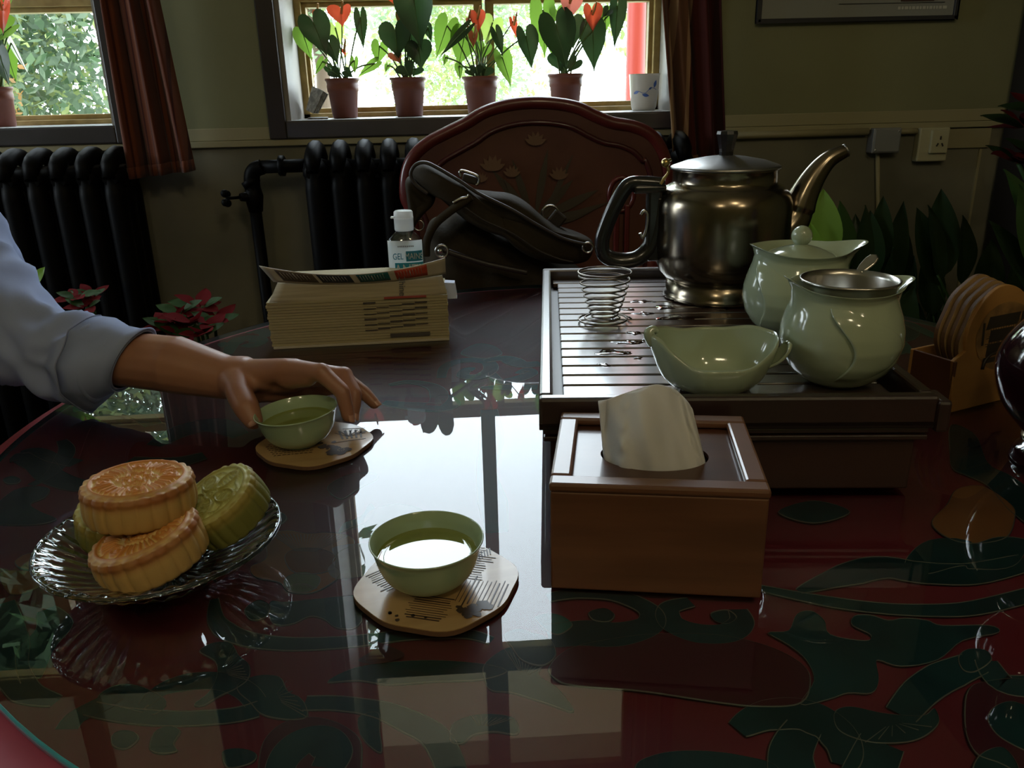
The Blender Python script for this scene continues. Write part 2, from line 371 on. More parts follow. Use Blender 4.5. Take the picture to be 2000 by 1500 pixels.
def stripes(name, c1, c2, c3, scale):
    m = bpy.data.materials.new(name); m.use_nodes = True; nt = m.node_tree; N = nt.nodes; L = nt.links
    b = N['Principled BSDF']; b.inputs['Roughness'].default_value = .8; b.inputs['Specular IOR Level'].default_value = .2; b.inputs['Sheen Weight'].default_value = .15
    tc = N.new('ShaderNodeTexCoord'); sp = N.new('ShaderNodeSeparateXYZ'); L.new(tc.outputs['Generated'], sp.inputs[0])
    mm = N.new('ShaderNodeMath'); mm.operation = 'MULTIPLY'; mm.inputs[1].default_value = scale; L.new(sp.outputs[0], mm.inputs[0])
    fr = N.new('ShaderNodeMath'); fr.operation = 'FRACT'; L.new(mm.outputs[0], fr.inputs[0])
    cr = N.new('ShaderNodeValToRGB'); cr.color_ramp.interpolation = 'CONSTANT'; L.new(fr.outputs[0], cr.inputs[0])
    cr.color_ramp.elements[0].color = (*c1, 1); cr.color_ramp.elements[1].position = .45; cr.color_ramp.elements[1].color = (*c2, 1)
    for p, c in ((.55, c3), (.85, c2), (.93, c1)):
        e = cr.color_ramp.elements.new(p); e.color = (*c, 1)
    L.new(cr.outputs[0], b.inputs['Base Color'])
    t = N.new('ShaderNodeBsdfTranslucent'); L.new(cr.outputs[0], t.inputs[0]); mx = N.new('ShaderNodeMixShader'); mx.inputs[0].default_value = .22
    L.new(b.outputs[0], mx.inputs[1]); L.new(t.outputs[0], mx.inputs[2]); L.new(mx.outputs[0], N['Material Output'].inputs[0])
    return m
cl = stripes('rust_velvet', (.13,.036,.016), (.065,.014,.009), (.16,.045,.018), 4)
def set_stripes(m, lst):
    cr = [x for x in m.node_tree.nodes if x.bl_idname == 'ShaderNodeValToRGB'][0].color_ramp
    while len(cr.elements) > 1: cr.elements.remove(cr.elements[-1])
    cr.elements[0].position = 0; cr.elements[0].color = (*lst[0][1], 1)
    for p, c in lst[1:]: cr.elements.new(p).color = (*c, 1)
cr_ = stripes('striped_rust_velvet', (.075,.013,.010), (.30,.17,.09), (.12,.03,.018), .999)
set_stripes(cr_, [(0,(.17,.08,.04)),(.10,(.40,.26,.15)),(.15,(.15,.06,.035)),(.28,(.42,.28,.16)),(.34,(.17,.08,.045)),(.47,(.36,.22,.13)),(.52,(.070,.012,.009)),(.78,(.05,.009,.008))])
q0 = PY(262, 347, 2.22); q1 = PY(384, 331, 2.22); t0 = PY(208, 0, 2.22); t1 = PY(312, 0, 2.22)
curtain('curtain', 'rust red curtain hanging short over the left radiator', t0.x, t1.x, q0.x, q1.x, 2.20, q0.z, q1.z, 2.5, .022, .3, cl)
q0 = PY(1325, 262, 2.23); q1 = PY(1412, 285, 2.23); t0 = PY(1283, 0, 2.23); t1 = PY(1398, 0, 2.23)
curtain('curtain', 'brown and tan striped curtain right of the middle window', t0.x, t1.x, q0.x-.02, q1.x, 2.215, .93, .93, 3, .024, 1.0, cr_)
tag(thing('curtain_rod', 'dark wooden rod carrying the window curtains', 'curtain rod', (-.3, 2.22, 3.0)))
MB().tube([(-2.2, 2.215, 3.01), (1.2, 2.215, 3.01)], .014, 10).build('pole', casem, bpy.data.objects['curtain_rod'])
mb = MB()
for x in (-2.2, -.7, 1.2): mb.box2((x-.01, 2.2, 2.99), (x+.01, W0, 3.03))
mb.build('bracket', casem, bpy.data.objects['curtain_rod'])

# ------------------------------------------------------------------ potted anthuriums
clay = mat('terracotta_plastic', (.20,.060,.035), .5, var=((.16,.045,.028), 8, 3))
soilm = mat('potting_soil', (.02,.014,.01), .95, bump=(120,.8))
leafD = mat('leaf_dark', (.020,.045,.014), .4, transl=.16)  # silhouette against the window put into this darker leaf colour
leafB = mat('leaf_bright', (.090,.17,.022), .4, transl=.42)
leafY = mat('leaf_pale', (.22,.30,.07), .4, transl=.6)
spathe = mat('spathe_orange', (.42,.055,.022), .4, transl=.28)
spathP = mat('spathe_pink', (.50,.12,.09), .4, transl=.3)
spathB = mat('spathe_brown', (.22,.05,.02), .5, transl=.3)
spadm = mat('spadix', (.55,.30,.08), .6)
stemm = mat('stem_green', (.09,.16,.04), .5)
def heart(notch, tip, width, curl=.2, fold=.12, narrow=1.0, nrm=None):
    """heart shaped blade from the notch point to the tip"""
    a = Vector(notch); b = Vector(tip); d = b-a; Ln = d.length; d.normalize()
    n = nrm or Vector((random.uniform(-.35,.35), -1, random.uniform(.1,.5))); n = (n-d*n.dot(d)).normalized(); s = d.cross(n).normalized()
    K = 28; mb = MB(); vs = []; fs = []
    rings = [0, .35, .7, 1.0]
    prof = []
    for k in range(K):
        t = 2*pi*k/K+.0001; x = 16*sin(t)**3/17; y = (13*cos(t)-5*cos(2*t)-2*cos(3*t)-cos(4*t))/17
        y2 = (5/17-y)/(22/17)   # 0 at notch, 1 at tip
        if y2 > .55: x *= 1-.12*((y2-.55)/.45)
        prof.append((x*narrow, y2))
    cy = .22
    for r in rings:
        for (x, y) in (prof if r > 0 else [(0, cy)]):
            px = x*r; py = cy+(y-cy)*r
            wx = px*width/2; z = -curl*Ln*(py*py)*.5 + fold*width*abs(px)**1.5 + .008*width*sin(9*py+4*px)
            vs.append(a + d*(py*Ln) + s*wx + n*(z))
    for k in range(K): fs.append((0, 1+k, 1+(k+1)%K))
    for r in range(len(rings)-2):
        for k in range(K):
            i = 1+r*K; j = 1+(r+1)*K; fs.append((i+k, j+k, j+(k+1)%K, i+(k+1)%K))
    return mb.add(vs, fs, True)
def pot(T, c, r_top, r_bot, h, m=clay, rib=True):
    x, y, z = c
    pr = [(r_bot*.9, z), (r_bot, z+.002), (lerp(r_bot, r_top, .72), z+h*.74), (lerp(r_bot, r_top, .74)*1.05, z+h*.76), (r_top, z+h*.985), (r_top*1.03, z+h), (r_top*.95, z+h), (r_top*.9, z+h*.84), (0, z+h*.84)]
    if rib:
        pr = [(r_bot*.9, z), (r_bot, z+.002), (lerp(r_bot, r_top, .62), z+h*.66), (lerp(r_bot, r_top, .63)*1.04, z+h*.67), (lerp(r_bot,r_top,.8)*1.03, z+h*.83), (lerp(r_bot,r_top,.82)*.99, z+h*.84), (r_top*.99, z+h*.93), (r_top*1.05, z+h*.94), (r_top*1.05, z+h), (r_top*.96, z+h), (r_top*.92, z+h*.88)]
    MB().lathe([(0, z)]+pr, 36, (x, y, 0)).build('pot', m, T)
    MB().lathe([(0, z+h*.9), (r_top*.7, z+h*.905), (r_top*.94, z+h*.89)], 24, (x, y, 0)).build('soil', soilm, T)
def plant(label, potpx, leaves, flowers, Yp=2.43, wpx=None, zb=ZS+.001):
    """potted plant on the sill; leaf and flower positions are read as points near the pot's plane"""
    x0, x1, y0, y1 = potpx
    a = PY(x0, y0, Yp); b = PY(x1, y0, Yp); bot = zb; top = (a.z+b.z)/2
    cx = (a.x+b.x)/2; r = (b.x-a.x)/2/1.03
    T = thing('potted_anthurium', label, 'potted plant', (cx, Yp, bot), 0, 'potted anthuriums on the window sills')
    pot(T, (cx, Yp, bot), r, r*.76, top-bot)
    root = Vector((cx, Yp, top-.012))
    for (nx, ny, tx, ty, w, m, dy) in leaves:
        n = PY(nx, ny, Yp+dy); t = PY(tx, ty, Yp+dy-.012)
        wm = w*Yp/FPX*1.28
        lf = heart(n, t, wm, curl=random.uniform(.05,.25), fold=random.uniform(.05,.2)).build('leaf', m, T)
        r0 = root+Vector((random.uniform(-.4,.4)*r, random.uniform(-.4,.4)*r, 0))
        st = spline([r0, r0*.45+n*.55+Vector((0, 0, .012)), n], 6)
        MB().tube(st, [.0022]*len(st), 6).build('stem', stemm, T)
        tt = n+(t-n)*.9; MB().tube([n, lerp(n, t, .45)+Vector((0,-.001,0)), tt], [.0014,.001,.0005], 5).build('midrib', stemm, lf)
    for (nx, ny, tx, ty, w, m, dy) in flowers:
        n = PY(nx, ny, Yp+dy); t = PY(tx, ty, Yp+dy-.008); wm = w*Yp/FPX
        f = heart(n, t, wm*1.15, curl=.25, fold=.3).build('spathe', m, T)
        s0 = lerp(n, t, .2)+Vector((0,-.004,0)); MB().tube([s0, s0+Vector((.004,-.012,.012)), s0+Vector((.008,-.02,.03))], [.0035,.0035,.002], 8).build('spadix', spadm, f)
        r0 = root+Vector((random.uniform(-.3,.3)*r, random.uniform(-.3,.3)*r, 0))
        st = spline([r0, r0*.5+n*.5+Vector((.006,0,.01)), n], 6); MB().tube(st, .0018, 6).build('stem', stemm, T)
D, Bt, Yl = leafD, leafB, leafY
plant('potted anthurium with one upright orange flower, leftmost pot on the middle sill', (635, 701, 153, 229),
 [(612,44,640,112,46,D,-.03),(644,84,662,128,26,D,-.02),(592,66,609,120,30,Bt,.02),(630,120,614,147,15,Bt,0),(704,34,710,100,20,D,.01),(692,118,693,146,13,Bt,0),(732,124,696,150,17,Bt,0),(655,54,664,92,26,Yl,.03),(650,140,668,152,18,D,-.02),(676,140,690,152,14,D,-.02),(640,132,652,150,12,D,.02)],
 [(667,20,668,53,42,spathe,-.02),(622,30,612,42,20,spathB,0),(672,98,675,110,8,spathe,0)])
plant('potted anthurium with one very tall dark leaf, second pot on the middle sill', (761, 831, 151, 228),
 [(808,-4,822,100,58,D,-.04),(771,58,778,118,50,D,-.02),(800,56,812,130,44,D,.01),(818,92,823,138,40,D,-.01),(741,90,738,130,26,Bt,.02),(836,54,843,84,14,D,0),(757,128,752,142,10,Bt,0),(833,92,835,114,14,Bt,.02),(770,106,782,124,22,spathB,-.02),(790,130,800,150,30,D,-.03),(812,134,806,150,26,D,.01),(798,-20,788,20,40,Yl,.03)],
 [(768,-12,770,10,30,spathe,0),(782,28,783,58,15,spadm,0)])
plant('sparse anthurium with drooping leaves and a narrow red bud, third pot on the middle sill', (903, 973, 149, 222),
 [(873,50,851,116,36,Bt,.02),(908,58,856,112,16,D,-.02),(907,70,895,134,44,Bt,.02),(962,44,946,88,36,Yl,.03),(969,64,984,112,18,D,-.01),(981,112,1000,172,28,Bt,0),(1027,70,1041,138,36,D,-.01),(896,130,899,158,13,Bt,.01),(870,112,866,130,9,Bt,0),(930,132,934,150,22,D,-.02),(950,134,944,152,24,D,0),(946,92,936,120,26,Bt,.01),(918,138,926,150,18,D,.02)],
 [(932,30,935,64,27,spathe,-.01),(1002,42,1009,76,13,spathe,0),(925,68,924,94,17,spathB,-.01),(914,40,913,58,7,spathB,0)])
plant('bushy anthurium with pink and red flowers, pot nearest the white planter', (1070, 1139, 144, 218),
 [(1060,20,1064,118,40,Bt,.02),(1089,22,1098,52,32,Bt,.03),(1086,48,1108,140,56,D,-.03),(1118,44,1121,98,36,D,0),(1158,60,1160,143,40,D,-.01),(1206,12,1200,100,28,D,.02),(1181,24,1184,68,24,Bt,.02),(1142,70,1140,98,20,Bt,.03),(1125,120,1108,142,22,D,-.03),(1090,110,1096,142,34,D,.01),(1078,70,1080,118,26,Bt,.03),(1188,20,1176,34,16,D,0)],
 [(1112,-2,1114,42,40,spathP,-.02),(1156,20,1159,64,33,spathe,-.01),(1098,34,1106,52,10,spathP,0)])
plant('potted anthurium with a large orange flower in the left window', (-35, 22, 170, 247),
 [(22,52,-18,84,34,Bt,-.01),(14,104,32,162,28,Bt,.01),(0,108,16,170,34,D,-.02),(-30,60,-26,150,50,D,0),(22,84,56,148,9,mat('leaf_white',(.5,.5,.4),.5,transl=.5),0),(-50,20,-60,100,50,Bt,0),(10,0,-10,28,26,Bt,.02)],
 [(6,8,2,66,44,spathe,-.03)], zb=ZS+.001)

# white planter with blue leaves
T = thing('ceramic_planter', 'white ceramic planter with blue leaf sprigs beside the striped curtain', 'planter', (0,0,0))
a = PY(1228, 145, 2.43); b = PY(1287, 143, 2.43); cx = (a.x+b.x)/2+.002; r = (b.x-a.x)/2; z0 = ZS+.001; zt = a.z
WM[T.name] = Matrix.Translation((cx, 2.43, z0)); T.matrix_world = WM[T.name]
h = zt-z0
MB().lathe([(0,z0),(r*.72,z0),(r*.82,z0+h*.1),(r*.9,z0+h*.4),(r*1.0,z0+h*.94),(r*1.03,z0+h),(r*.96,z0+h),(r*.9,z0+h*.8),(0,z0+h*.8)], 40, (cx,2.43,0)).build('body', mat('white_porcelain', (.62,.58,.50), .25, transl=.15), T)
blue = mat('cobalt_blue', (.06,.13,.42), .3)
def onpot(th, zz, rr): return Vector((cx+rr*sin(th), 2.43-rr*cos(th), z0+h*zz))
mb = MB()
for (th, zz, ang, ln) in ((-.75,.50,.3,.018),(-.1,.42,-.2,.02),(.55,.72,1.2,.022),(.2,.6,.6,.012)):
    rr = r*(.86+.15*zz)+.0009
    c0 = onpot(th, zz, rr)
    def fn(u, v, th=th, zz=zz, ang=ang, ln=ln, rr=rr):
        l = (u-.5)*ln; w = (v-.5)*ln*.45*sin(pi*u)
        return onpot(th+(l*cos(ang)-w*sin(ang))/rr, zz+(l*sin(ang)+w*cos(ang))/h, r*(.855+.155*zz)+.0022)
    mb.grid(fn, 9, 5)
mb.tube([onpot(-.9+.2*k, .45+.05*sin(k*1.3)+.02*k, r*(.86+.15*(.45+.02*k))+.0015) for k in range(9)], .0007, 5)
mb.build('blue_sprig', blue, T)

# folded newspaper tucked behind first pot
T = thing('folded_newspaper', 'grey folded newspaper wedged in the sill corner beside the leftmost pot', 'newspaper', PY(615, 225, 2.45))
pm = mat('newsprint', (.34,.34,.32), .8, var=((.16,.16,.16), 90, 2))
for k in range(4):
    dx = k*.006
    mb = MB(); P_ = [PY(598+k*4, 215, 2.47), PY(610+k*5, 168+k*2, 2.47), PY(632+k*3, 178+k*2, 2.44), PY(612+k*3, 222, 2.44)]
    mb.add([P_[0], P_[1], P_[2], P_[3]], [(0,1,2,3)]); mb.build('sheet', pm, T, solid=.0018)
mb = MB(); z = ZS+.003; q = [PY(600,226,2.40), PY(640,230,2.36), PY(640,218,2.46), PY(606,214,2.48)]
for v in q: v.z = z
mb.add(q, [(0,1,2,3)]); mb.build('sheet', pm, T, solid=.003)

# ------------------------------------------------------------------ outdoors
T = thing('garden_ground', None, None, (0, 8, -.3), kind='structure')
MB().box2((-25, W1, -.4), (25, 40, -.3)).build('lawn', mat('sunlit_paving', (.50,.50,.42), .9, var=((.38,.44,.26), 1.2, 5)), T)
tag(T, 'sunlit pale ground of the garden outside the windows')
def tree(name, label, x, y, zc, R, n, cols, trunk_r=.1, sq=(1,1,1), leaf=.09, ground=-.3):
    T = thing(name, label, 'tree', (x, y, ground), 0, 'trees outside the windows')
    MB().tube([(x, y, ground), (x+.1, y, zc*.5), (x-.05, y, zc)], [trunk_r, trunk_r*.8, trunk_r*.4], 10).build('trunk', mat('bark', (.09,.06,.04), .9), T)
    for ci, (m, frac) in enumerate(cols):
        k = int(n*frac); nb = max(4, k//160)
        cen = rng.normal(size=(nb, 3)); cen /= np.linalg.norm(cen, axis=1)[:, None]; cen *= (rng.random(nb)**.4*R)[:, None]; cen *= np.array(sq)
        idx = rng.integers(0, nb, k); p = cen[idx]+rng.normal(size=(k, 3))*R*.16
        p += np.array([x, y, zc])
        d1 = rng.normal(size=(k, 3)); d1 /= np.linalg.norm(d1, axis=1)[:, None]; d2 = np.cross(d1, rng.normal(size=(k, 3))); d2 /= np.linalg.norm(d2, axis=1)[:, None]
        s = leaf*(.5+rng.random((k, 1)))
        V = np.stack([p-d1*s, p+d2*s*.45, p+d1*s, p-d2*s*.45], 1).reshape(-1, 3)
        me = bpy.data.meshes.new('foliage'); me.vertices.add(4*k); me.vertices.foreach_set('co', (V-np.array([x, y, ground])).ravel())
        me.loops.add(4*k); me.loops.foreach_set('vertex_index', np.arange(4*k)); me.polygons.add(k); me.polygons.foreach_set('loop_start', np.arange(k)*4); me.polygons.foreach_set('loop_total', np.full(k, 4))
        me.update(); me.materials.append(m); o = bpy.data.objects.new('foliage', me); COL.objects.link(o); o.parent = T; o['kind'] = 'stuff'
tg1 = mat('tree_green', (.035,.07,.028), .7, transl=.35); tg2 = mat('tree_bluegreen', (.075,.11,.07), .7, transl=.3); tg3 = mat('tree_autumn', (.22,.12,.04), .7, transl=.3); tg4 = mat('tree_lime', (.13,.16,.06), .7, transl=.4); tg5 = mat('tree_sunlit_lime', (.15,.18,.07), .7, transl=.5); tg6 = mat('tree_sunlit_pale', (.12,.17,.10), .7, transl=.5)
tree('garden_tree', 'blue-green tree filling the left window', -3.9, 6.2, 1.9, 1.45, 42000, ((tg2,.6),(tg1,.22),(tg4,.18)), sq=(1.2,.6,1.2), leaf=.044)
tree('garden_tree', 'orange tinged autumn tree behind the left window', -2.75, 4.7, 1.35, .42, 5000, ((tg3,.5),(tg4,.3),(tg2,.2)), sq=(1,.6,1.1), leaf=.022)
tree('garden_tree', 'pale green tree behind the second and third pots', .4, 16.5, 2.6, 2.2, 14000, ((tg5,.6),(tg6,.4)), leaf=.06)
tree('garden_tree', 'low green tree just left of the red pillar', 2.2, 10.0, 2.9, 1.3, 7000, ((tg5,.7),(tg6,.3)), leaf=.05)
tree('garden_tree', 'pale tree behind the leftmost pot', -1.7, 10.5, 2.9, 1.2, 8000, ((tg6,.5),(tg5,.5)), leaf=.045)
tree('garden_tree', 'dense unseen tree added to darken the middle window reflection', -1.95, 6.4, 5.0, 1.0, 18000, ((tg1,.8),(tg2,.2)), sq=(.85,.7,.95), leaf=.07)  # unseen crown added to darken part of the tabletop reflection
tree('garden_tree', 'big unseen tree added to darken the left window reflection', -4.2, 7.2, 5.6, 2.5, 22000, ((tg1,.8),(tg2,.2)), sq=(1,.7,.8), leaf=.12)  # unseen tree added to keep bright sky out of the table's left side
for i in range(1): pass
T = thing('pavilion_pillar', 'red round pillar seen through the right of the middle window', 'pillar', (0,0,0))
c = PY(1243, 80, 4.6); rr = 36*4.6/FPX/2
WM[T.name] = Matrix.Translation((c.x, 4.6, -.3)); T.matrix_world = WM[T.name]
MB().lathe([(rr*1.5,-.3),(rr*1.5,-.12),(rr,-.08),(rr,3.6)], 28, (c.x,4.6,0)).build('shaft', mat('pillar_red', (.34,.030,.016), .5), T)
T = thing('green_post', 'narrow green painted post right of the red pillar outside', 'post', (PY(1271,80,4.7).x, 4.7, -.3))
MB().box2((PY(1264,80,4.7).x, 4.68, -.3), (PY(1278,80,4.7).x, 4.74, 3.6)).build('shaft', mat('post_green', (.03,.30,.17), .5), T, bevel=.004)
T = thing('garden_bench', 'small teal bench far out in the garden', 'bench', (PY(1055,150,8).x, 8, -.3))
bx = PY(1055,150,8).x; tl = mat('teal_paint', (.02,.25,.22), .5)
MB().box2((bx-.1, 7.9, .3), (bx+.5, 8.2, .36)).build('seat', tl, T, bevel=.01); MB().box2((bx-.1, 8.18, .42), (bx+.5, 8.22, .8)).build('backrest', tl, T, bevel=.01)
for sx in (-.07, .45): MB().box2((bx+sx, 7.95, -.3), (bx+sx+.05, 8.18, .3)).build('leg', tl, T)

# ------------------------------------------------------------------ dark cabinet in the right corner
T = thing('cabinet', 'tall nearly black wooden cabinet standing in the right corner', 'cabinet', (1.95, 2.1, 0))
dk = mat('ebony_wood', (.010,.007,.006), .5)
MB().box2((1.50, 1.95, .08), (2.5, 2.29, 2.3)).build('body', dk, T, bevel=.006)
MB().box2((1.48, 1.93, 2.3), (2.52, 2.29, 2.36)).build('cornice', dk, T, bevel=.01)
for i in range(2):
    d_ = MB().box2((1.53+i*.48, 1.928, .14), (1.99+i*.48, 1.952, 2.25)).build('door', dk, T, bevel=.005)
    MB().ball((1.96+i*.09, 1.915, 1.2), .014).build('knob', mat('brass', (.6,.4,.12), .3, 1), d_)
MB().box2((1.53, 1.98, 0), (2.47, 2.26, .08)).build('plinth', dk, T)

# ------------------------------------------------------------------ floor plants on the right
def blade(base, tip, width, m_bend=.25, side=None, fold=.25):
    a = Vector(base); b = Vector(tip); d = (b-a); Ln = d.length; d.normalize()
    hor = Vector((d.x, d.y, 0)); out = hor.normalized() if hor.length > 1e-3 else Vector((0,-1,0))
    n = Vector((random.uniform(-.5,.5), -1, .3)) if side is None else side; n = (n-d*n.dot(d)).normalized(); s = d.cross(n)
    def fn(u, v):
        w = width/2*(sin(pi*min(1, v*1.02)**.8)**.75)*(1 if v < .98 else .5); x = (u-.5)*2
        bend = m_bend*Ln*(v*v-v)*-.6
        return a+d*(v*Ln)+s*(x*w)+n*(fold*w*abs(x)+bend+.02*width*sin(11*v+3*x))
    return MB().grid(fn, 7, 12)
dkl = mat('deep_green_leaf', (.014,.032,.010), .4, spec=.3, transl=.12)
brl = mat('lit_green_leaf', (.20,.36,.05), .4, transl=.35)  # light falling on single leaves put into their green
mdl = mat('mid_green_leaf', (.03,.075,.018), .5, spec=.3, transl=.2)
def lily(name, label, x, y, ztop, n, m, spread=.22, potr=.12, tips=(), lw=(.06,.10), mm=None, pz=0, group='leafy floor plants on the right'):
    T = thing(name, label, 'potted plant', (x, y, pz), 0, group)
    pot(T, (x, y, pz), potr, potr*.75, potr*1.9, mat('dark_pot', (.03,.02,.018), .4), rib=False)
    zs = pz+potr*1.7
    def put(tip, w, mt):
        bv = Vector((x+random.uniform(-.4,.4)*potr, y+random.uniform(-.4,.4)*potr, zs)); tip = Vector(tip)
        Ln = random.uniform(.17,.26); dirn = (tip-bv); dirn.normalize(); dirn = (dirn+Vector((0,0,random.uniform(-.1,.5)))).normalized()
        st = tip-dirn*Ln
        lf = blade(st, tip, w).build('leaf', mt, T)
        MB().tube(spline([bv, lerp(bv, st, .6)+Vector((0,0,.03)), st], 5), .003, 5).build('stalk', mdl, T)
    for (tx, ty, Yt, w, mt) in tips: put(PY(tx, ty, Yt), w, mt)
    for i in range(n):
        a = random.uniform(0, 2*pi); rr_ = spread*random.uniform(.15, 1)
        put((x+rr_*cos(a), y+rr_*sin(a)*.8, lerp(zs+.12, ztop, random.uniform(.2,.95))), random.uniform(*lw), random.choice([m, m, mm or m]))
lily('peace_lily', 'leafy plant with one bright lit green leaf right behind the kettle spout', .90, 1.88, .80, 24, dkl, .24, tips=((1608,368,1.90,.085,brl),(1640,392,1.93,.08,mdl),(1580,430,1.88,.07,brl),(1690,400,1.95,.07,dkl),(1560,440,1.92,.08,mdl)), mm=mdl)
lily('peace_lily', 'dark leafy plant in front of the junction box wall', 1.09, 2.10, .84, 26, dkl, .24, tips=((1725,382,2.0,.06,dkl),(1765,392,2.0,.06,dkl),(1700,410,2.0,.07,dkl)), mm=dkl)
lily('peace_lily', 'dark plant with a single tall pointed leaf under the wall socket', 1.36, 1.98, .80, 24, dkl, .22, tips=((1838,368,1.98,.085,dkl),(1790,405,1.98,.07,dkl),(1880,420,1.98,.07,dkl),(1812,400,1.95,.06,dkl)), mm=dkl)
lily('peace_lily', 'tall dark leafy plant at the right edge below the red flower', 1.50, 1.42, .92, 30, dkl, .24, tips=((1960,330,1.6,.09,mdl),(1990,360,1.55,.09,mdl),(1930,430,1.6,.08,dkl)), mm=dkl)
T = thing('poinsettia', 'dark red flowering plant at the far right edge above the leafy plants', 'potted plant', (1.40, 1.70, 0))
def bracts(T, c, R, m, mg, n=9, nm='bract'):
    for i in range(n):
        a = 2*pi*i/n+random.uniform(-.2,.2); el = random.uniform(-.1,.6); ln = R*random.uniform(.7,1.1)
        d = Vector((cos(a)*cos(el), sin(a)*cos(el), sin(el))); blade(c+d*.006, c+d*ln, ln*.48, .2, side=Vector((0,0,1))+Vector((0,-.5,0)), fold=.15).build(nm if i % 4 else 'leaf', m if i % 4 else mg, T)
redb = mat('bract_red', (.13,.010,.012), .8, spec=.1, transl=.15)
pot(T, (1.40,1.70,0), .13, .1, .24, MATS['dark_pot'], False)
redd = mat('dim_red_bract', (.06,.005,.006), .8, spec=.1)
for (px, py, Y_) in ((2005,250,1.72),(1990,320,1.68),(2030,310,1.66),(2040,220,1.75)):
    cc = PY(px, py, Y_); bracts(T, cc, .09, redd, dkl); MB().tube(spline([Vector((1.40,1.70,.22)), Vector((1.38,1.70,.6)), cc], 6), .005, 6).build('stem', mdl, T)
def poins(label, x, y, heads, R=.075):
    T = thing('poinsettia', label, 'potted plant', (x, y, 0), 0, 'poinsettias on the floor at the left')
    pot(T, (x, y, 0), .11, .08, .2, clay, False)
    for (px, py, Y_) in heads:
        cc = PY(px, py, Y_); bracts(T, cc, R, redb, mdl, 8); MB().tube(spline([Vector((x,y,.18)), (Vector((x,y,.3))+cc)/2, cc], 6), .004, 6).build('stem', mdl, T)
poins('red poinsettia between the left radiator and the iron pipe', -.62, 1.92, ((350,612,1.92),(395,600,1.95),(380,632,1.88),(330,640,1.9),(420,632,1.9),(395,655,1.85),(355,655,1.86)))
poins('red poinsettia in front of the left radiator behind the blue sleeve', -.86, 1.85, ((150,582,1.84),(180,580,1.86),(170,600,1.82)), .05)
_o = bpy.data.objects['poinsettia.002']; blade(PY(60, 560, 1.85), PY(88, 521, 1.85), .025).build('leaf', brl, _o)

# ------------------------------------------------------------------ the table
TC = Vector((.142, .934)); TR = .666
red = mat('red_lacquer', (.33,.042,.070), .5, spec=.2, var=((.25,.030,.050), 5, 6))
T = thing('round_table', 'round red lacquer table painted with dark green scrolls under a glass top', 'table', (TC.x, TC.y, 0))
MB().lathe([(0,.725),(.62,.725),(.675,.728),(.692,.738),(.694,.746),(.688,.7515),(.665,.7525),(0,.7525)], 128, (TC.x,TC.y,0)).build('tabletop', red, T)
MB().lathe([(.50,.66),(.55,.655),(.56,.725),(.54,.725),(.50,.66)], 64, (TC.x,TC.y,0)).build('apron', red, T)
MB().lathe([(0,.03),(.10,.03),(.11,.06),(.07,.12),(.06,.25),(.09,.38),(.07,.5),(.11,.62),(.16,.66),(.16,.727),(0,.727)], 40, (TC.x,TC.y,0)).build('pedestal', red, T)
for k in range(4):
    a = k*pi/2+.6; d = Vector((cos(a), sin(a), 0)); c = Vector((TC.x, TC.y, 0))
    MB().tube(spline([c+d*.06+Vector((0,0,.2)), c+d*.22+Vector((0,0,.13)), c+d*.36+Vector((0,0,.035)), c+d*.42+Vector((0,0,.02))], 6), [.035]*12+[.03,.028,.026,.022,.02,.02,.02], 10).build('foot', red, T)
G = MB().grid(lambda u, v: Vector((TC.x+TR*v*cos(2*pi*u), TC.y+TR*v*sin(2*pi*u), .76)), 128, 3, cu=True, flip=True)
gmt = thin_glass('table_glass', ior=1.62, tint=(.88,.97,.95)); _n = gmt.node_tree
_g2 = _n.nodes.new('ShaderNodeBsdfGlossy'); _g2.inputs['Roughness'].default_value = .38; _m2 = _n.nodes.new('ShaderNodeMixShader'); _m2.inputs[0].default_value = .13
_g1 = _n.nodes['Glossy BSDF']; _mx = _n.nodes['Mix Shader']
_n.links.new(_g1.outputs[0], _m2.inputs[1]); _n.links.new(_g2.outputs[0], _m2.inputs[2]); _n.links.new(_m2.outputs[0], _mx.inputs[2])
glo = G.build('glass_top', gmt, T)
for p in glo.data.polygons: pass
MB().lathe([(TR-.0006,.7535),(TR+.0006,.754),(TR+.0006,.7595),(TR-.0006,.7602)], 160, (TC.x,TC.y,0)).build('glass_edge', mat('glass_edge_cyan', (.05,.34,.40), .15, coat=.6), glo)

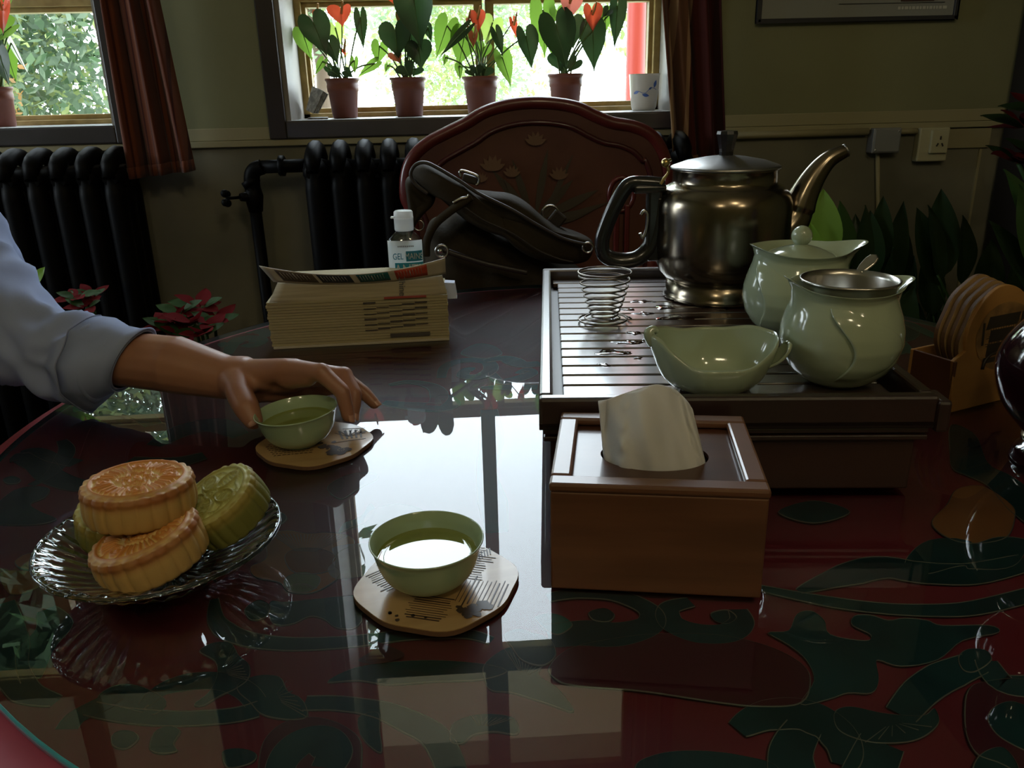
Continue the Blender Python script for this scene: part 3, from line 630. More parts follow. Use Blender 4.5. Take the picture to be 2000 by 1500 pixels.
# painted ornament, flat on the lacquer under the glass
ZP = .7532
teal = mat('painted_dark_green', (.010,.050,.066), .45, var=((.018,.080,.10), 18, 5))
tealL = mat('painted_light_green', (.05,.20,.19), .4)
gold = mat('painted_outline', (.26,.24,.22), .4)
purp = mat('painted_maroon', (.12,.020,.040), .4)
orng = mat('painted_orange', (.50,.21,.09), .45, var=((.40,.155,.065), 14, 4))
crm = mat('painted_cream', (.36,.30,.22), .45)
grey = mat('worn_grey_patch', (.30,.24,.28), .5, var=((.42,.38,.42), 22, 6))
lay = [0]
def inside(p, R=TR-.008):
    d = Vector((p.x-TC.x, p.y-TC.y)); 
    if d.length > R: d *= R/d.length; return Vector((TC.x+d.x, TC.y+d.y, p.z))
    return p
def poly_px(pts, m, name='painted_leaf', outline=True, n=6, off=None, veins=None, par=None):
    lay[0] += 1; z = ZP+lay[0]*2.2e-5
    pp = [PZ(x, y, z) for x, y in pts]; sp = [inside(q) for q in spline(pp, n, True)]
    c = sum(sp, Vector())/len(sp)
    o = MB().add([Vector((q.x, q.y, z)) for q in sp], [tuple(range(len(sp)))]).build(name, m, par or T)
    if outline:
        MB().tube([Vector((q.x, q.y, z+.00005)) for q in sp], [(.0007,.0001)]*len(sp), 4, closed=True).build('painted_outline', gold, o)
    if veins:
        mb = MB()
        for (x0, y0, x1, y1, k) in veins:
            for i in range(k):
                t = i/max(1, k-1); a_ = PZ(lerp(x0, x1, t), lerp(y0, y1, t), z+.0001); b_ = c*.75+a_*.25
                mb.tube([a_, Vector((b_.x, b_.y, z+.0001))], [(.0004,.0001),(.0002,.0001)], 4)
        mb.build('painted_vein', gold, o)
    return o
def band_px(pts, w, m=teal, name='painted_scroll', outline=True):
    """ribbon along points; w = widths in metres"""
    lay[0] += 1; z = ZP+lay[0]*2.2e-5
    sp = spline([PZ(x, y, z) for x, y in pts], 8); n = len(sp)
    if not hasattr(w, '__len__'): w = [w*.5, w, w, w*.6]
    L1 = []; R1 = []
    for i, q in enumerate(sp):
        t = sp[min(i+1, n-1)]-sp[max(i-1, 0)]; t.z = 0; t.normalize(); s = Vector((-t.y, t.x, 0)); u = i/(n-1)*(len(w)-1); k = min(int(u), len(w)-2)
        ww = lerp(w[k], w[k+1], u-k)/2; L1.append(inside(q+s*ww)); R1.append(inside(q-s*ww))
    vs = [Vector((q.x, q.y, z)) for q in L1+R1]
    o = MB().add(vs, [(i, i+1, n+i+1, n+i) for i in range(n-1)]).build(name, m, T)
    if outline:
        mb = MB()
        for S in (L1, R1): mb.tube([Vector((q.x, q.y, z+.00005)) for q in S], [(.0006,.0001)]*n, 4)
        mb.build('painted_outline', gold, o)
    return o
# front left
poly_px([(528,1176),(560,1176),(620,1170),(700,1162),(760,1160),(800,1168),(760,1186),(712,1195),(706,1215),(688,1229),(655,1226),(632,1210),(605,1205),(575,1218),(545,1222),(528,1210)], teal)
poly_px([(478,1190),(505,1172),(528,1184),(518,1206),(490,1211)], teal)
band_px([(418,1170),(424,1215),(470,1245),(560,1258),(680,1254),(800,1240),(905,1238),(960,1252)], [.006,.016,.015,.013,.012,.008])
poly_px([(390,1272),(415,1256),(450,1256),(466,1280),(486,1298),(486,1325),(462,1345),(430,1360),(398,1378),(380,1376),(408,1352),(424,1318),(420,1292)], teal, veins=[(455,1262,488,1330,12)])
band_px([(130,1424),(150,1400),(205,1372),(232,1356),(300,1378),(290,1390)], [.014,.016,.02,.008])
band_px([(280,1378),(320,1345),(380,1330),(440,1332),(480,1350),(500,1372)], [.008,.018,.016,.014])
band_px([(175,1384),(250,1398),(350,1404),(450,1398),(505,1385)], [.012,.013,.013,.015])
poly_px([(466,1336),(500,1320),(545,1322),(562,1350),(585,1362),(598,1380),(598,1402),(560,1406),(512,1396),(488,1372),(466,1352)], teal, veins=[(560,1330,598,1400,8)])
band_px([(595,1374),(660,1374),(740,1386),(800,1410),(850,1440),(880,1500),(885,1560)], [.013,.013,.018,.018,.016])
poly_px([(702,1400),(738,1392),(742,1430),(745,1470),(720,1456),(703,1432)], teal)
poly_px([(505,1500),(520,1440),(570,1405),(640,1405),(700,1440),(706,1500),(700,1560),(600,1590),(520,1560)], purp)
band_px([(560,1560),(548,1500),(580,1455),(625,1445),(652,1470),(640,1500)], [.012,.022,.024,.02], teal)
poly_px([(640,1332),(690,1306),(760,1294),(850,1290),(950,1298),(990,1312),(940,1328),(850,1332),(760,1338),(700,1330)], teal)
poly_px([(950,1336),(945,1300),(985,1268),(1030,1262),(1062,1290),(1052,1318),(1090,1345),(1120,1390),(1060,1372),(1000,1354),(962,1350)], teal, veins=[(985,1268,1062,1300,10)])
poly_px([(880,1448),(884,1415),(920,1398),(965,1395),(1005,1404),(1010,1434),(965,1430),(925,1436),(905,1452)], teal, veins=[(920,1398,1000,1404,9)])
poly_px([(218,1438),(236,1427),(262,1430),(270,1444),(248,1462),(222,1458)], teal)
poly_px([(292,1462),(302,1430),(330,1418),(352,1428),(340,1452),(345,1468),(312,1472)], teal)
poly_px([(435,1468),(470,1462),(500,1472),(492,1490),(445,1500)], teal)
band_px([(0,1180),(12,1250),(14,1310),(50,1352),(110,1370)], [.02,.03,.022,.01])
band_px([(60,1330),(70,1270),(105,1225),(90,1190)], [.012,.026,.026,.012])
# left
band_px([(12,900),(40,892),(75,905),(100,930),(150,948),(190,950)], [.014,.03,.026,.02])
band_px([(40,884),(70,880),(105,895),(150,905)], [.01,.018,.018])
poly_px([(6,936),(24,930),(40,936),(34,944),(14,945)], teal)
poly_px([(-20,1000),(20,962),(60,950),(95,954),(88,972),(60,985),(80,1000),(110,1015),(60,1026),(-20,1022)], teal)
band_px([(60,948),(85,935),(110,915),(130,880),(120,860)], [.01,.012,.02,.01])
poly_px([(520,1010),(545,1000),(560,1010),(552,1022),(530,1024)], teal)
poly_px([(0,1120),(40,1115),(90,1125),(70,1150),(20,1160)], orng, outline=False)
poly_px([(30,1095),(60,1080),(84,1095),(70,1112),(40,1110)], orng)
# flower with the worn patch
poly_px([(520,1060),(530,1042),(565,1036),(600,1042),(640,1040),(680,1046),(692,1062),(664,1078),(650,1100),(665,1118),(650,1138),(610,1158),(565,1156),(545,1138),(500,1128),(490,1108),(520,1090)], orng, 'painted_flower', veins=[(530,1042,680,1046,22)])
poly_px([(556,1086),(580,1072),(625,1072),(655,1086),(650,1112),(610,1122),(570,1116)], mat('painted_ochre', (.26,.085,.03), .45), 'painted_petal')
poly_px([(555,1132),(575,1120),(600,1118),(625,1128),(618,1148),(590,1158),(560,1150)], mat('painted_sage', (.20,.24,.16), .45), 'painted_petal', veins=[(555,1150,620,1150,12)])
poly_px([(640,1112),(655,1092),(650,1070),(690,1062),(735,1064),(745,1090),(730,1120),(690,1128),(655,1130)], grey, 'worn_patch', outline=False)
# bird by the near cup
poly_px([(662,1040),(672,1022),(705,1008),(722,985),(733,1000),(715,1020),(688,1030),(670,1038)], mat('painted_teal_wing', (.04,.16,.17), .4), 'painted_bird')
poly_px([(712,1012),(735,992),(780,985),(830,1000),(800,1030),(750,1040),(716,1030)], crm, 'painted_bird')
poly_px([(640,950),(690,925),(740,930),(700,955),(665,975)], purp, 'painted_petal')
# far side
band_px([(862,738),(870,716),(905,704),(950,706),(958,722),(935,736),(905,734),(912,722),(926,722)], [.012,.022,.02,.014])
band_px([(945,706),(985,700),(1020,712),(1055,710)], [.012,.03,.02])
band_px([(960,728),(975,745),(1005,742),(1035,730),(1030,722),(1012,730)], [.01,.022,.02,.012])
band_px([(940,758),(990,756),(1050,756)], [.008,.02,.016]); band_px([(1000,768),(1020,774),(1045,768)], [.008,.02,.012])
band_px([(748,786),(790,792),(850,796),(880,790),(870,776),(858,778)], [.012,.03,.024,.014])
band_px([(760,752),(800,746),(846,756),(858,776),(845,792)], [.006,.014,.024,.02], purp)
band_px([(445,692),(455,672),(480,660),(505,664),(495,674),(478,672)], [.014,.03,.03,.02], tealL)
band_px([(500,664),(520,652),(500,645),(480,650)], [.012,.03,.02], tealL)
poly_px([(425,672),(440,668),(445,674),(432,678)], tealL); band_px([(400,735),(440,742),(480,745)], [.01,.03,.02])
band_px([(140,800),(200,790),(260,800),(300,830)], [.02,.04,.03,.02]); band_px([(300,870),(360,840),(420,830),(470,850)], [.02,.04,.04,.02])
band_px([(250,900),(330,905),(400,890)], [.02,.03,.02])
poly_px([(900,690),(930,672),(965,676),(980,692),(940,700)], purp, 'painted_petal')
# between tray and cups (visible beside the mullion's reflection)
band_px([(955,800),(960,860),(950,920),(962,980),(970,1040)], [.02,.028,.02,.028,.02], mat('painted_blue', (.03,.14,.19), .4))
# right hand side
poly_px([(1752,640),(1775,634),(1796,645),(1790,660),(1765,668),(1752,660)], teal); poly_px([(1755,690),(1752,665),(1770,668),(1785,688),(1770,690)], tealL)
band_px([(1752,620),(1790,640),(1830,660)], .02, tealL)
poly_px([(1855,880),(1858,830),(1905,850),(1930,905),(1975,930),(2010,960),(2040,1040),(1975,1000),(1930,950),(1890,930),(1860,915)], teal)
poly_px([(1850,985),(1870,955),(1920,950),(1975,985),(1982,1010),(1965,1050),(1900,1062),(1850,1050),(1820,1020)], orng, 'painted_flower')
band_px([(1790,1110),(1850,1080),(1930,1085),(1975,1065),(2030,1070)], [.02,.05,.03,.02])
band_px([(1560,1155),(1640,1128),(1720,1108),(1800,1118),(1900,1120),(2010,1096)], [.006,.028,.034,.03,.02])
band_px([(1480,1148),(1600,1172),(1700,1186),(1800,1192),(1900,1188),(2020,1160)], [.008,.014,.014,.016,.016])
poly_px([(1500,1236),(1540,1232),(1556,1200),(1585,1194),(1610,1212),(1622,1240),(1690,1252),(1700,1240),(1665,1222),(1668,1204),(1700,1202),(1735,1212),(1765,1208),(1810,1212),(1840,1222),(1930,1222),(1950,1236),(1880,1252),(1830,1290),(1760,1302),(1716,1290),(1712,1300),(1716,1330),(1702,1354),(1656,1354),(1620,1366),(1564,1376),(1590,1330),(1575,1290),(1540,1260)], teal, n=4)
band_px([(1905,1296),(1850,1318),(1800,1350),(1760,1396)], [.02,.024,.022,.018])
poly_px([(1630,1392),(1660,1380),(1720,1392),(1780,1398),(1808,1396),(1825,1384),(1834,1410),(1810,1436),(1770,1450),(1700,1450),(1640,1428)], teal, veins=[(1690,1450,1820,1420,6)])
band_px([(1722,1450),(1700,1500),(1680,1560)], [.024,.026,.03])
band_px([(1440,1425),(1490,1400),(1560,1394),(1620,1420),(1648,1460),(1650,1495)], [.014,.026,.03,.024,.014])
band_px([(1570,1420),(1545,1470),(1555,1540)], [.02,.024,.03])
poly_px([(1885,1420),(1890,1350),(1930,1330),(2010,1330),(2060,1400),(2040,1520),(1950,1490),(1905,1470)], purp)
poly_px([(1930,1410),(1940,1382),(1980,1370),(2030,1400),(2030,1470),(1960,1445)], teal)
poly_px([(1872,1284),(1890,1268),(1925,1270),(1936,1290),(1905,1312),(1880,1308)], teal)
band_px([(1925,1290),(1960,1335),(2030,1340)], [.014,.02,.02])
poly_px([(1900,1500),(1920,1470),(1960,1460),(1990,1500),(1980,1540),(1910,1540)], teal)
poly_px([(1072,1305),(1110,1268),(1180,1250),(1280,1238),(1400,1240),(1500,1262),(1570,1300),(1582,1340),(1560,1375),(1480,1380),(1400,1372),(1250,1350),(1130,1340),(1090,1330)], purp, 'painted_lotus')
poly_px([(1240,1500),(1280,1474),(1350,1466),(1440,1474),(1520,1500),(1480,1560),(1280,1560)], teal)
band_px([(1070,1168),(1130,1158),(1200,1162),(1265,1190),(1268,1220),(1210,1238),(1140,1236),(1070,1242)], [.01,.016,.016,.022,.03,.026])
poly_px([(1150,1196),(1180,1188),(1200,1200),(1190,1214),(1160,1212)], teal)
band_px([(1440,1190),(1448,1215),(1420,1236),(1360,1236),(1312,1216),(1308,1188),(1350,1176)], [.014,.02,.022,.018,.012])
poly_px([(1390,1198),(1420,1192),(1438,1206),(1420,1218),(1396,1212)], teal)
poly_px([(1045,1206),(1070,1198),(1100,1204),(1118,1222),(1090,1240),(1062,1228)], tealL)
poly_px([(985,1240),(1010,1228),(1040,1236),(1075,1250),(1085,1280),(1060,1300),(1020,1290),(1000,1265)], teal)
poly_px([(700,1290),(730,1268),(720,1250),(760,1262),(790,1280),(740,1296)], purp, outline=False)
for (x, y, r_) in ((1590,1000,44),):  # dark oval reflection painted in among the ornament
    poly_px([(x-r_*1.6,y),(x,y-r_*.5),(x+r_*1.6,y),(x,y+r_*.5)], teal)
TABLE = T

# ------------------------------------------------------------------ red chair
T = thing('lacquer_chair', 'red lacquer chair with a scalloped painted back standing before the middle radiator', 'chair', (.17, 1.85, 0))
YC = 2.02
outl = [(806,430),(793,385),(794,340),(808,306),(838,278),(876,258),(912,240),(945,220),(985,207),(1030,201),(1080,202),(1125,210),(1160,226),(1195,240),(1235,247),(1268,262),(1290,290),(1302,330),(1302,370),(1292,420)]
P2 = [PY(x, y, YC) for x, y in outl]
bl = Vector((P2[0].x+.01, YC, .60)); br = Vector((P2[-1].x-.005, YC, .60))
loop = spline([bl]+P2+[br], 5)
out2 = [(p.x, p.z) for p in loop]
fr_ = lambda x, z, h: (x, YC+h, z)
clr = mat('chair_red', (.10,.014,.011), .3, coat=.25, var=((.085,.012,.010), 6, 5))
clr2 = mat('chair_panel_red', (.065,.015,.009), .45, var=((.095,.030,.014), 4, 5))
MB().prism(out2, -.008, .012, fr_).build('back_panel', clr2, T)
MB().tube([Vector((x, YC-.004, z)) for x, z in out2], .015, 12).build('outer_rim', clr, T)
cx_ = sum(p[0] for p in out2)/len(out2)
inn = [(lerp(x, cx_, .12), z-.032-.012*(1 if z > 1.0 else 0)) for x, z in out2]
inn = [(x, max(z, .70)) for x, z in inn]
MB().tube([Vector((x, YC-.010, z)) for x, z in inn], .0065, 8).build('inner_bead', mat('chair_dark_red', (.05,.008,.008), .3, coat=.25), T)
# painted spray on the back
dg = mat('faded_green_paint', (.045,.032,.016), .5); pk = mat('faded_gold_paint', (.13,.065,.030), .5)
def cpt(x, y, k=0): return PY(x, y, YC-.0095-k*.0006)
def flat_leaf(a, b, w, m, par, nm='painted_leaf'):
    a = Vector(a); b = Vector(b); d = (b-a); s = Vector((-d.z, 0, d.x)).normalized()
    n = 9; L1 = [a+d*(i/n)+s*(w/2*sin(pi*i/n)) for i in range(n+1)]; R1 = [a+d*(i/n)-s*(w/2*sin(pi*i/n)) for i in range(n+1)]
    MB().add(L1+R1, [(i, i+1, n+2+i, n+1+i) for i in range(n)]).build(nm, m, par, solid=.0003)
for i, (a, b, w) in enumerate([((1040,430),(960,330),16),((1040,430),(1000,310),14),((1045,430),(1070,290),14),((1045,430),(1120,350),18),((1050,430),(1170,370),18),((1040,430),(930,370),18),((1030,440),(940,400),16),((1050,440),(1160,410),20),((1060,430),(1120,300),10),((1060,440),(1190,395),12),((1035,430),(985,350),14)]):
    flat_leaf(cpt(*a, i), cpt(*b, i), w*YC/FPX, dg, T)
for i, (x, y, r_) in enumerate([(962,328,26),(1046,278,22),(1000,340,18),(1092,345,20),(940,350,14)]):
    for k in range(6):
        a = -pi/2+(k-2.5)*.5; flat_leaf(cpt(x, y+6, 12+i), cpt(x+r_*cos(a), y+r_*sin(a), 12+i+k*.2), r_*.35*YC/FPX, pk, T, 'painted_petal')
# lower frame, seat, legs
sx0, sx1 = bl.x, br.x
for x in (sx0+.02, sx1-.02):
    MB().tube([(x, YC, 0), (x, YC+.0, .45), (x, YC, .75)], .019, 10).build('rear_leg', clr, T)
    MB().box2((x-.02, 1.55, 0), (x+.02, 1.59, .44)).build('front_leg', clr, T, bevel=.006)
    MB().box2((x-.014, 1.59, .18), (x+.014, YC, .21)).build('stretcher', clr, T, bevel=.004)
MB().box2((sx0-.02, 1.53, .43), (sx1+.02, YC+.01, .475)).build('seat', clr, T, bevel=.01)
MB().box2((sx0+.02, YC-.015, .66), (sx1-.02, YC+.015, .70)).build('lower_rail', clr, T, bevel=.004)
for x in (PY(1225,420,2.0).x, PY(1205,420,2.0).x):
    MB().box2((x-.006, YC-.024, .6), (x+.006, YC-.008, .86)).build('back_bead', clr, T, bevel=.003)
MB().tube([Vector((PY(1215,380,2.0).x+.03*cos(t), YC-.012, PY(1215,380,2.0).z+.04*sin(t))) for t in np.linspace(0, 2*pi, 20, endpoint=False)], .006, 8, closed=True).build('carved_ring', clr, T)

# ------------------------------------------------------------------ leather bag on the chair
YB_ = 1.74
khaki = mat('khaki_leather', (.036,.027,.015), .75, spec=.12, bump=(160,.35), var=((.025,.019,.011), 7, 5))
khakd = mat('dark_leather_trim', (.022,.016,.012), .45)
bm_ = mat('bag_metal', (.45,.43,.40), .25, 1)
T = thing('shoulder_bag', 'dark khaki leather bag with zips and buckles slumped on the red chair', 'bag', (.09, YB_, .476))
def lumpy(out, y0, y1, m, nm, par, k=5, bul=.02, sub=1):
    pts = spline([PY(x, y, (y0+y1)/2) for x, y in out], k, True); n = len(pts); c = sum(pts, Vector())/n
    prof = [(0,.02,y0+.0), (0,.55,y0-bul*.4), (0,.85,y0), (0,.97,lerp(y0,y1,.25)), (0,1,lerp(y0,y1,.5)), (0,.97,lerp(y0,y1,.75)), (0,.85,y1), (0,.02,y1)]
    def fn(u, v):
        p = pts[int(round(u*n)) % n]; _, s, y = prof[int(round(v*(len(prof)-1)))]
        q = c+(p-c)*s; nn = noise.noise(Vector((q.x*14, q.z*14, y*9)))
        q2 = Vector((q.x, y-bul*nn*.8, q.z)); return q2
    return MB().grid(fn, n, len(prof), cu=True).build(nm, m, par, subsurf=sub)
body = lumpy([(838,430),(870,418),(900,400),(960,430),(1040,470),(1100,500),(1140,530),(1150,580),(1170,800),(1150,900),(1000,915),(850,905),(820,850),(826,700),(822,560),(826,480)], YB_-.07, YB_+.12, khaki, 'body', T)
flap = lumpy([(800,336),(822,318),(850,326),(885,345),(920,368),(960,374),(995,378),(1030,396),(1070,430),(1110,452),(1145,462),(1162,478),(1150,510),(1105,515),(1050,506),(1010,486),(985,462),(950,450),(910,430),(880,405),(850,380),(830,372)], YB_-.13, YB_-.02, khaki, 'upper_section', T)
lump2 = lumpy([(792,352),(806,345),(830,372),(850,382),(846,400),(830,415),(812,440),(800,470),(800,430),(796,390)], YB_-.11, YB_-.03, khaki, 'side_panel', T)
def bt(pts, Y, r, m, nm, par, seg=8): return MB().tube(spline([PY(x, y, Y) for x, y in pts], 7), r, seg).build(nm, m, par)
bt([(836,378),(812,360),(802,340),(812,322),(832,318),(858,330),(900,355),(935,378),(1000,410),(1050,440),(1100,466),(1145,478)], YB_-.14, .0035, khakd, 'zip', T)
bt([(832,500),(834,470),(850,438),(880,412),(905,395),(920,384)], YB_-.15, .008, khaki, 'handle', T)
bt([(905,402),(945,430),(1000,455),(1050,488),(1090,505),(1120,512)], YB_-.142, .002, khakd, 'seam', T)
bt([(866,488),(900,500),(950,515),(1000,526),(1030,532)], YB_-.115, .006, khakd, 'front_zip', T)
bt([(820,545),(800,560),(790,600)], YB_-.1, .006, khaki, 'strap', T)
bt([(900,345),(898,336),(906,334),(932,344),(935,356),(930,362)], YB_-.12, .0028, bm_, 'buckle', T)
MB().box(PY(918, 350, YB_-.11), (.030,.012,.016), Matrix.Rotation(.3,3,'Y')).build('buckle_tab', khakd, T, bevel=.003)
bt([(885,396),(900,388),(912,386),(916,380)], YB_-.155, .0032, bm_, 'ring', T)
def ring(c, r, R, m, nm, par, nrm='y', sq=1):
    pts = [c+Vector((R*cos(t), 0, R*sq*sin(t))) if nrm == 'y' else c+Vector((R*cos(t), R*sin(t), 0)) for t in np.linspace(0, 2*pi, 24, endpoint=False)]
    return MB().tube(pts, r, 8, closed=True).build(nm, m, par)
ring(PY(1075,418,YB_-.06), .0025, .017, bm_, 'ring', T); MB().box(PY(1088,428,YB_-.06), (.03,.014,.03), Matrix.Rotation(.7,3,'Y')).build('strap_loop', khakd, T, bevel=.004)
ring(PY(863,491,YB_-.12), .003, .012, bm_, 'ring', T); MB().ball(PY(860,490,YB_-.122), .006).build('zip_pull', bm_, T)
ring(PY(1148,484,YB_-.14), .0025, .010, bm_, 'ring', T)
ring(PY(818,440,YB_-.10), .0018, .010, bm_, 'ring', T)

# ------------------------------------------------------------------ guidebook
def text(body, size, m, parent, M, name='lettering', ext=.0002):
    cu = bpy.data.curves.new('t', 'FONT'); cu.body = body; cu.size = size; cu.extrude = ext; cu.align_x = 'CENTER'; cu.align_y = 'CENTER'
    tmp = bpy.data.objects.new('t', cu); COL.objects.link(tmp); dg_ = bpy.context.evaluated_depsgraph_get(); me = bpy.data.meshes.new_from_object(tmp.evaluated_get(dg_))
    bpy.data.objects.remove(tmp); me.transform(WM[parent.name].inverted() @ M); me.materials.clear(); me.materials.append(m)
    o = bpy.data.objects.new(name, me); COL.objects.link(o); o.parent = parent; WM[o.name] = WM[parent.name]; return o
A_ = PZ(537, 683); B_ = PZ(878, 665); ax = (B_-A_).normalized(); wb = (B_-A_).length; rzb = math.atan2(ax.y, ax.x)
T = thing('guidebook', 'thick yellowed paperback guidebook lying flat with its cover flap curled up', 'book', A_, rzb)
pg = mat('yellowed_page_edges', (.36,.30,.16), .8, var=((.30,.25,.13), 60, 3), stretch=(.1,1,6))
cov = mat('cover_board', (.40,.35,.25), .5)
def bl_(mb): return L_(mb, T)
dp = .125
mb = MB()
for k in range(16):
    z0 = .004+k*.0043; jx = .001*sin(k*1.7); mb.box2((-.004+jx-.0005*k*.2, .002+random.uniform(0,.0015), z0), (wb+jx*.8, dp, z0+.0038))
bl_(mb).build('page_block', pg, T)
bl_(MB().box2((-.002, 0, 0), (wb, dp, .004))).build('rear_cover', cov, T, bevel=.001)
# fanned upper pages
def fan(u, v):
    x = lerp(0, wb, u); z = .0735+.026*v; return Vector((lerp(x, lerp(.012, wb-.006, u), v), .002+.026*v**1.2+.004*sin(pi*u)*(1-v), z-.004*sin(pi*u)))
bl_(MB().grid(fan, 20, 8)).build('fanned_pages', mat('fan_pages', (.34,.28,.17), .75, var=((.27,.22,.13), 80, 2), stretch=(.15,1,8)), T, solid=.001)
bl_(MB().box2((.012, .028, .073), (wb-.006, dp, .0945))).build('upper_pages', pg, T)
mb = MB()
def flapf(u, v):
    x = lerp(-.004, wb+.0, u); s = (2*u-1)**2
    return Vector((lerp(x+.010*(1-u)*2*(1-v), x-.006*(1-u)*2*v+.0, .5), .022-.010*v+.012*(1-v)*0, .1005+.017*v+(.010*s*v)-.009*(1-s)))
fl = bl_(MB().grid(flapf, 24, 6)).build('cover_flap', cov, T, solid=.0012)
for i, (u0, u1, c) in enumerate(((.07,.27,(.07,.05,.035)),(.29,.47,(.02,.028,.04)),(.505,.68,(.01,.09,.09)),(.715,.895,(.42,.05,.02)))):
    def tabf(u, v, u0=u0, u1=u1): 
        q = flapf(lerp(u0, u1, u), lerp(.15, .93, v)); return q+Vector((0,-.0010,0))
    tb = bl_(MB().grid(tabf, 8, 4)).build('printed_tab', mat('tab_%d' % i, c, .45), fl, solid=.0003)
    mb = MB()
    for k in range(9):
        uu = lerp(u0, u1, .1+.09*k); a = flapf(uu, .3+.1*random.random()); b = flapf(uu, .75+.12*random.random()); o_ = Vector((0,-.0016,0)); mb.tube([a+o_, b+o_], .00045 if k != 4 else .001, 4)
    bl_(mb).build('print_lines', mat('tab_print', (.30,.28,.24), .5), fl)
mb = MB()
for k in range(26):
    r_ = k // 5; c_ = k % 5; z = .022+r_*.0085; x = .52*wb+c_*.073*wb+0*r_; z += c_*.0016
    mb.box2((x, .0005, z), (x+.07*wb, .0025, z+random.choice([.0008,.0012,.0022])))
mb.box2((.66*wb, .0005, .010), (.89*wb, .0025, .0155))
bl_(mb).build('index_marks', mat('index_ink', (.06,.05,.04), .6), T)
bl_(MB().box2((.64*wb,.0004,.0705), (.88*wb,.003,.0735))).build('red_edge_stripe', mat('edge_red', (.30,.05,.03), .5), T)
Mt = WM[T.name] @ Matrix.Translation((.745*wb, .0110, .0880)) @ Matrix.Rotation(radians(58), 4, 'X') @ Matrix.Rotation(radians(-90), 4, 'Z')
text('Chine', .014, mat('ink_black', (.015,.015,.015), .5), T, Mt)
T = thing('paper_slip', 'small bluish white paper slip sticking out behind the guidebook', 'paper', PZ(880, 640))
a = [PY(868,552,1.27), PY(888,553,1.27), PY(893,583,1.27), PY(870,584,1.27)]
MB().add(a+[p+Vector((0,.03,-.002)) for p in a], [(0,1,2,3),(4,7,6,5),(0,4,5,1),(3,2,6,7)]).build('slip', mat('bluish_paper', (.60,.66,.85), .7), T)

# ------------------------------------------------------------------ hand gel bottle
T = thing('hand_gel_bottle', 'clear bottle of hand gel with flip cap and blue label behind the guidebook', 'bottle', (-.098, 1.36, .76))
YG = 1.36; bx0 = PY(754,480,YG).x; bx1 = PY(829,480,YG).x; bcx = (bx0+bx1)/2; bw = (bx1-bx0)/2
WM[T.name] = Matrix.Translation((bcx, YG, .76)); T.matrix_world = WM[T.name]
zsh = PY(790,458,YG).z; znk = PY(790,450,YG).z; zct = PY(788,411,YG).z
gel = thin_glass('clear_gel', fac=.10, tint=(.80,.88,.90), rough=.02)
def ell(z, k, dpt=.6): return k, z
prof = [(0,.7605),(.9,.7605),(1,.768),(1,zsh-.035),(.97,zsh-.018),(.85,zsh-.006),(.6,zsh+.002),(.42,zsh+.006),(.42,zsh+.012)]
MB().grid(lambda u, v: Vector((bcx+bw*prof[round(v*8)][0]*math.copysign(abs(cos(2*pi*u))**.8, cos(2*pi*u)), YG+bw*.62*prof[round(v*8)][0]*math.copysign(abs(sin(2*pi*u))**.8, sin(2*pi*u)), prof[round(v*8)][1])), 40, 9, cu=True).build('body', gel, T)
rc = bw*.50
cp = MB().lathe([(0,zsh+.007),(rc*.95,zsh+.007),(rc,zsh+.01),(rc,zct-.013),(rc*1.02,zct-.013),(rc*1.02,zct-.010),(rc,zct-.010),(rc*.98,zct-.002),(rc*.85,zct),(0,zct)], 32, (bcx,YG,0)).build('flip_cap', mat('frosted_plastic', (.72,.76,.78), .25, transl=.45), T)
MB().box((bcx-rc*1.1, YG-.004, zct-.010), (.006,.010,.003)).build('cap_lip', MATS['frosted_plastic'], cp, bevel=.001)
lab = mat('label_white', (.48,.50,.50), .45, transl=.3); lbl = mat('label_blue', (.01,.16,.26), .45); lbl2 = mat('label_teal', (.01,.22,.32), .45)
def lb(x0, x1, z0, z1, m, nm, d=.0006, par=None):
    def fn(u, v):
        x = lerp(x0, x1, u); th = math.acos(max(-1, min(1, x))); c_, s_ = cos(th), sin(th)
        t = math.acos(max(-1, min(1, math.copysign(abs(x)**(1/.8), x)))); return Vector((bcx+bw*x*1.0, YG-(bw*.62*abs(sin(t))**.8+d), lerp(z0, z1, v)))
    return MB().grid(fn, 14, 3).build(nm, m, par or T)
zl = zsh-.007
LB = lb(-.88,.90, .79, zl, lab, 'label', .0008)
lb(.05,.88, zl-.034, zl-.017, lbl, 'label_block', .0012, LB); lb(-.55,.90, zl-.062, zl-.036, lbl2, 'label_block', .0012, LB)
lb(-.75,-.45, zl-.062, zl-.050, lbl, 'label_block', .0012, LB)
for (s_, sz, dx, dz, m) in (('GEL', .0125, -.36, -.0255, lbl), ('MAINS', .0125, .46, -.0255, lab), ('ANTI', .024, .12, -.049, lab)):
    text(s_, sz, m, LB, Matrix.Translation((bcx+bw*dx, YG-bw*.62-.0028, zl+dz)) @ Matrix.Rotation(radians(90), 4, 'X') @ Matrix.Diagonal((.8,1.15,1,1)))
mb = MB()
for k in range(9): mb.box((bcx-.010+.003*k, YG-bw*.62-.002, zl-.009), (.002,.0006,.0022))
mb.build('small_print', mat('ink_grey', (.2,.2,.2), .5), LB)
mb = MB().tube(spline([PY(742,530,1.40), PY(756,505,1.40), PY(770,490,1.41)], 5), .0015, 5)

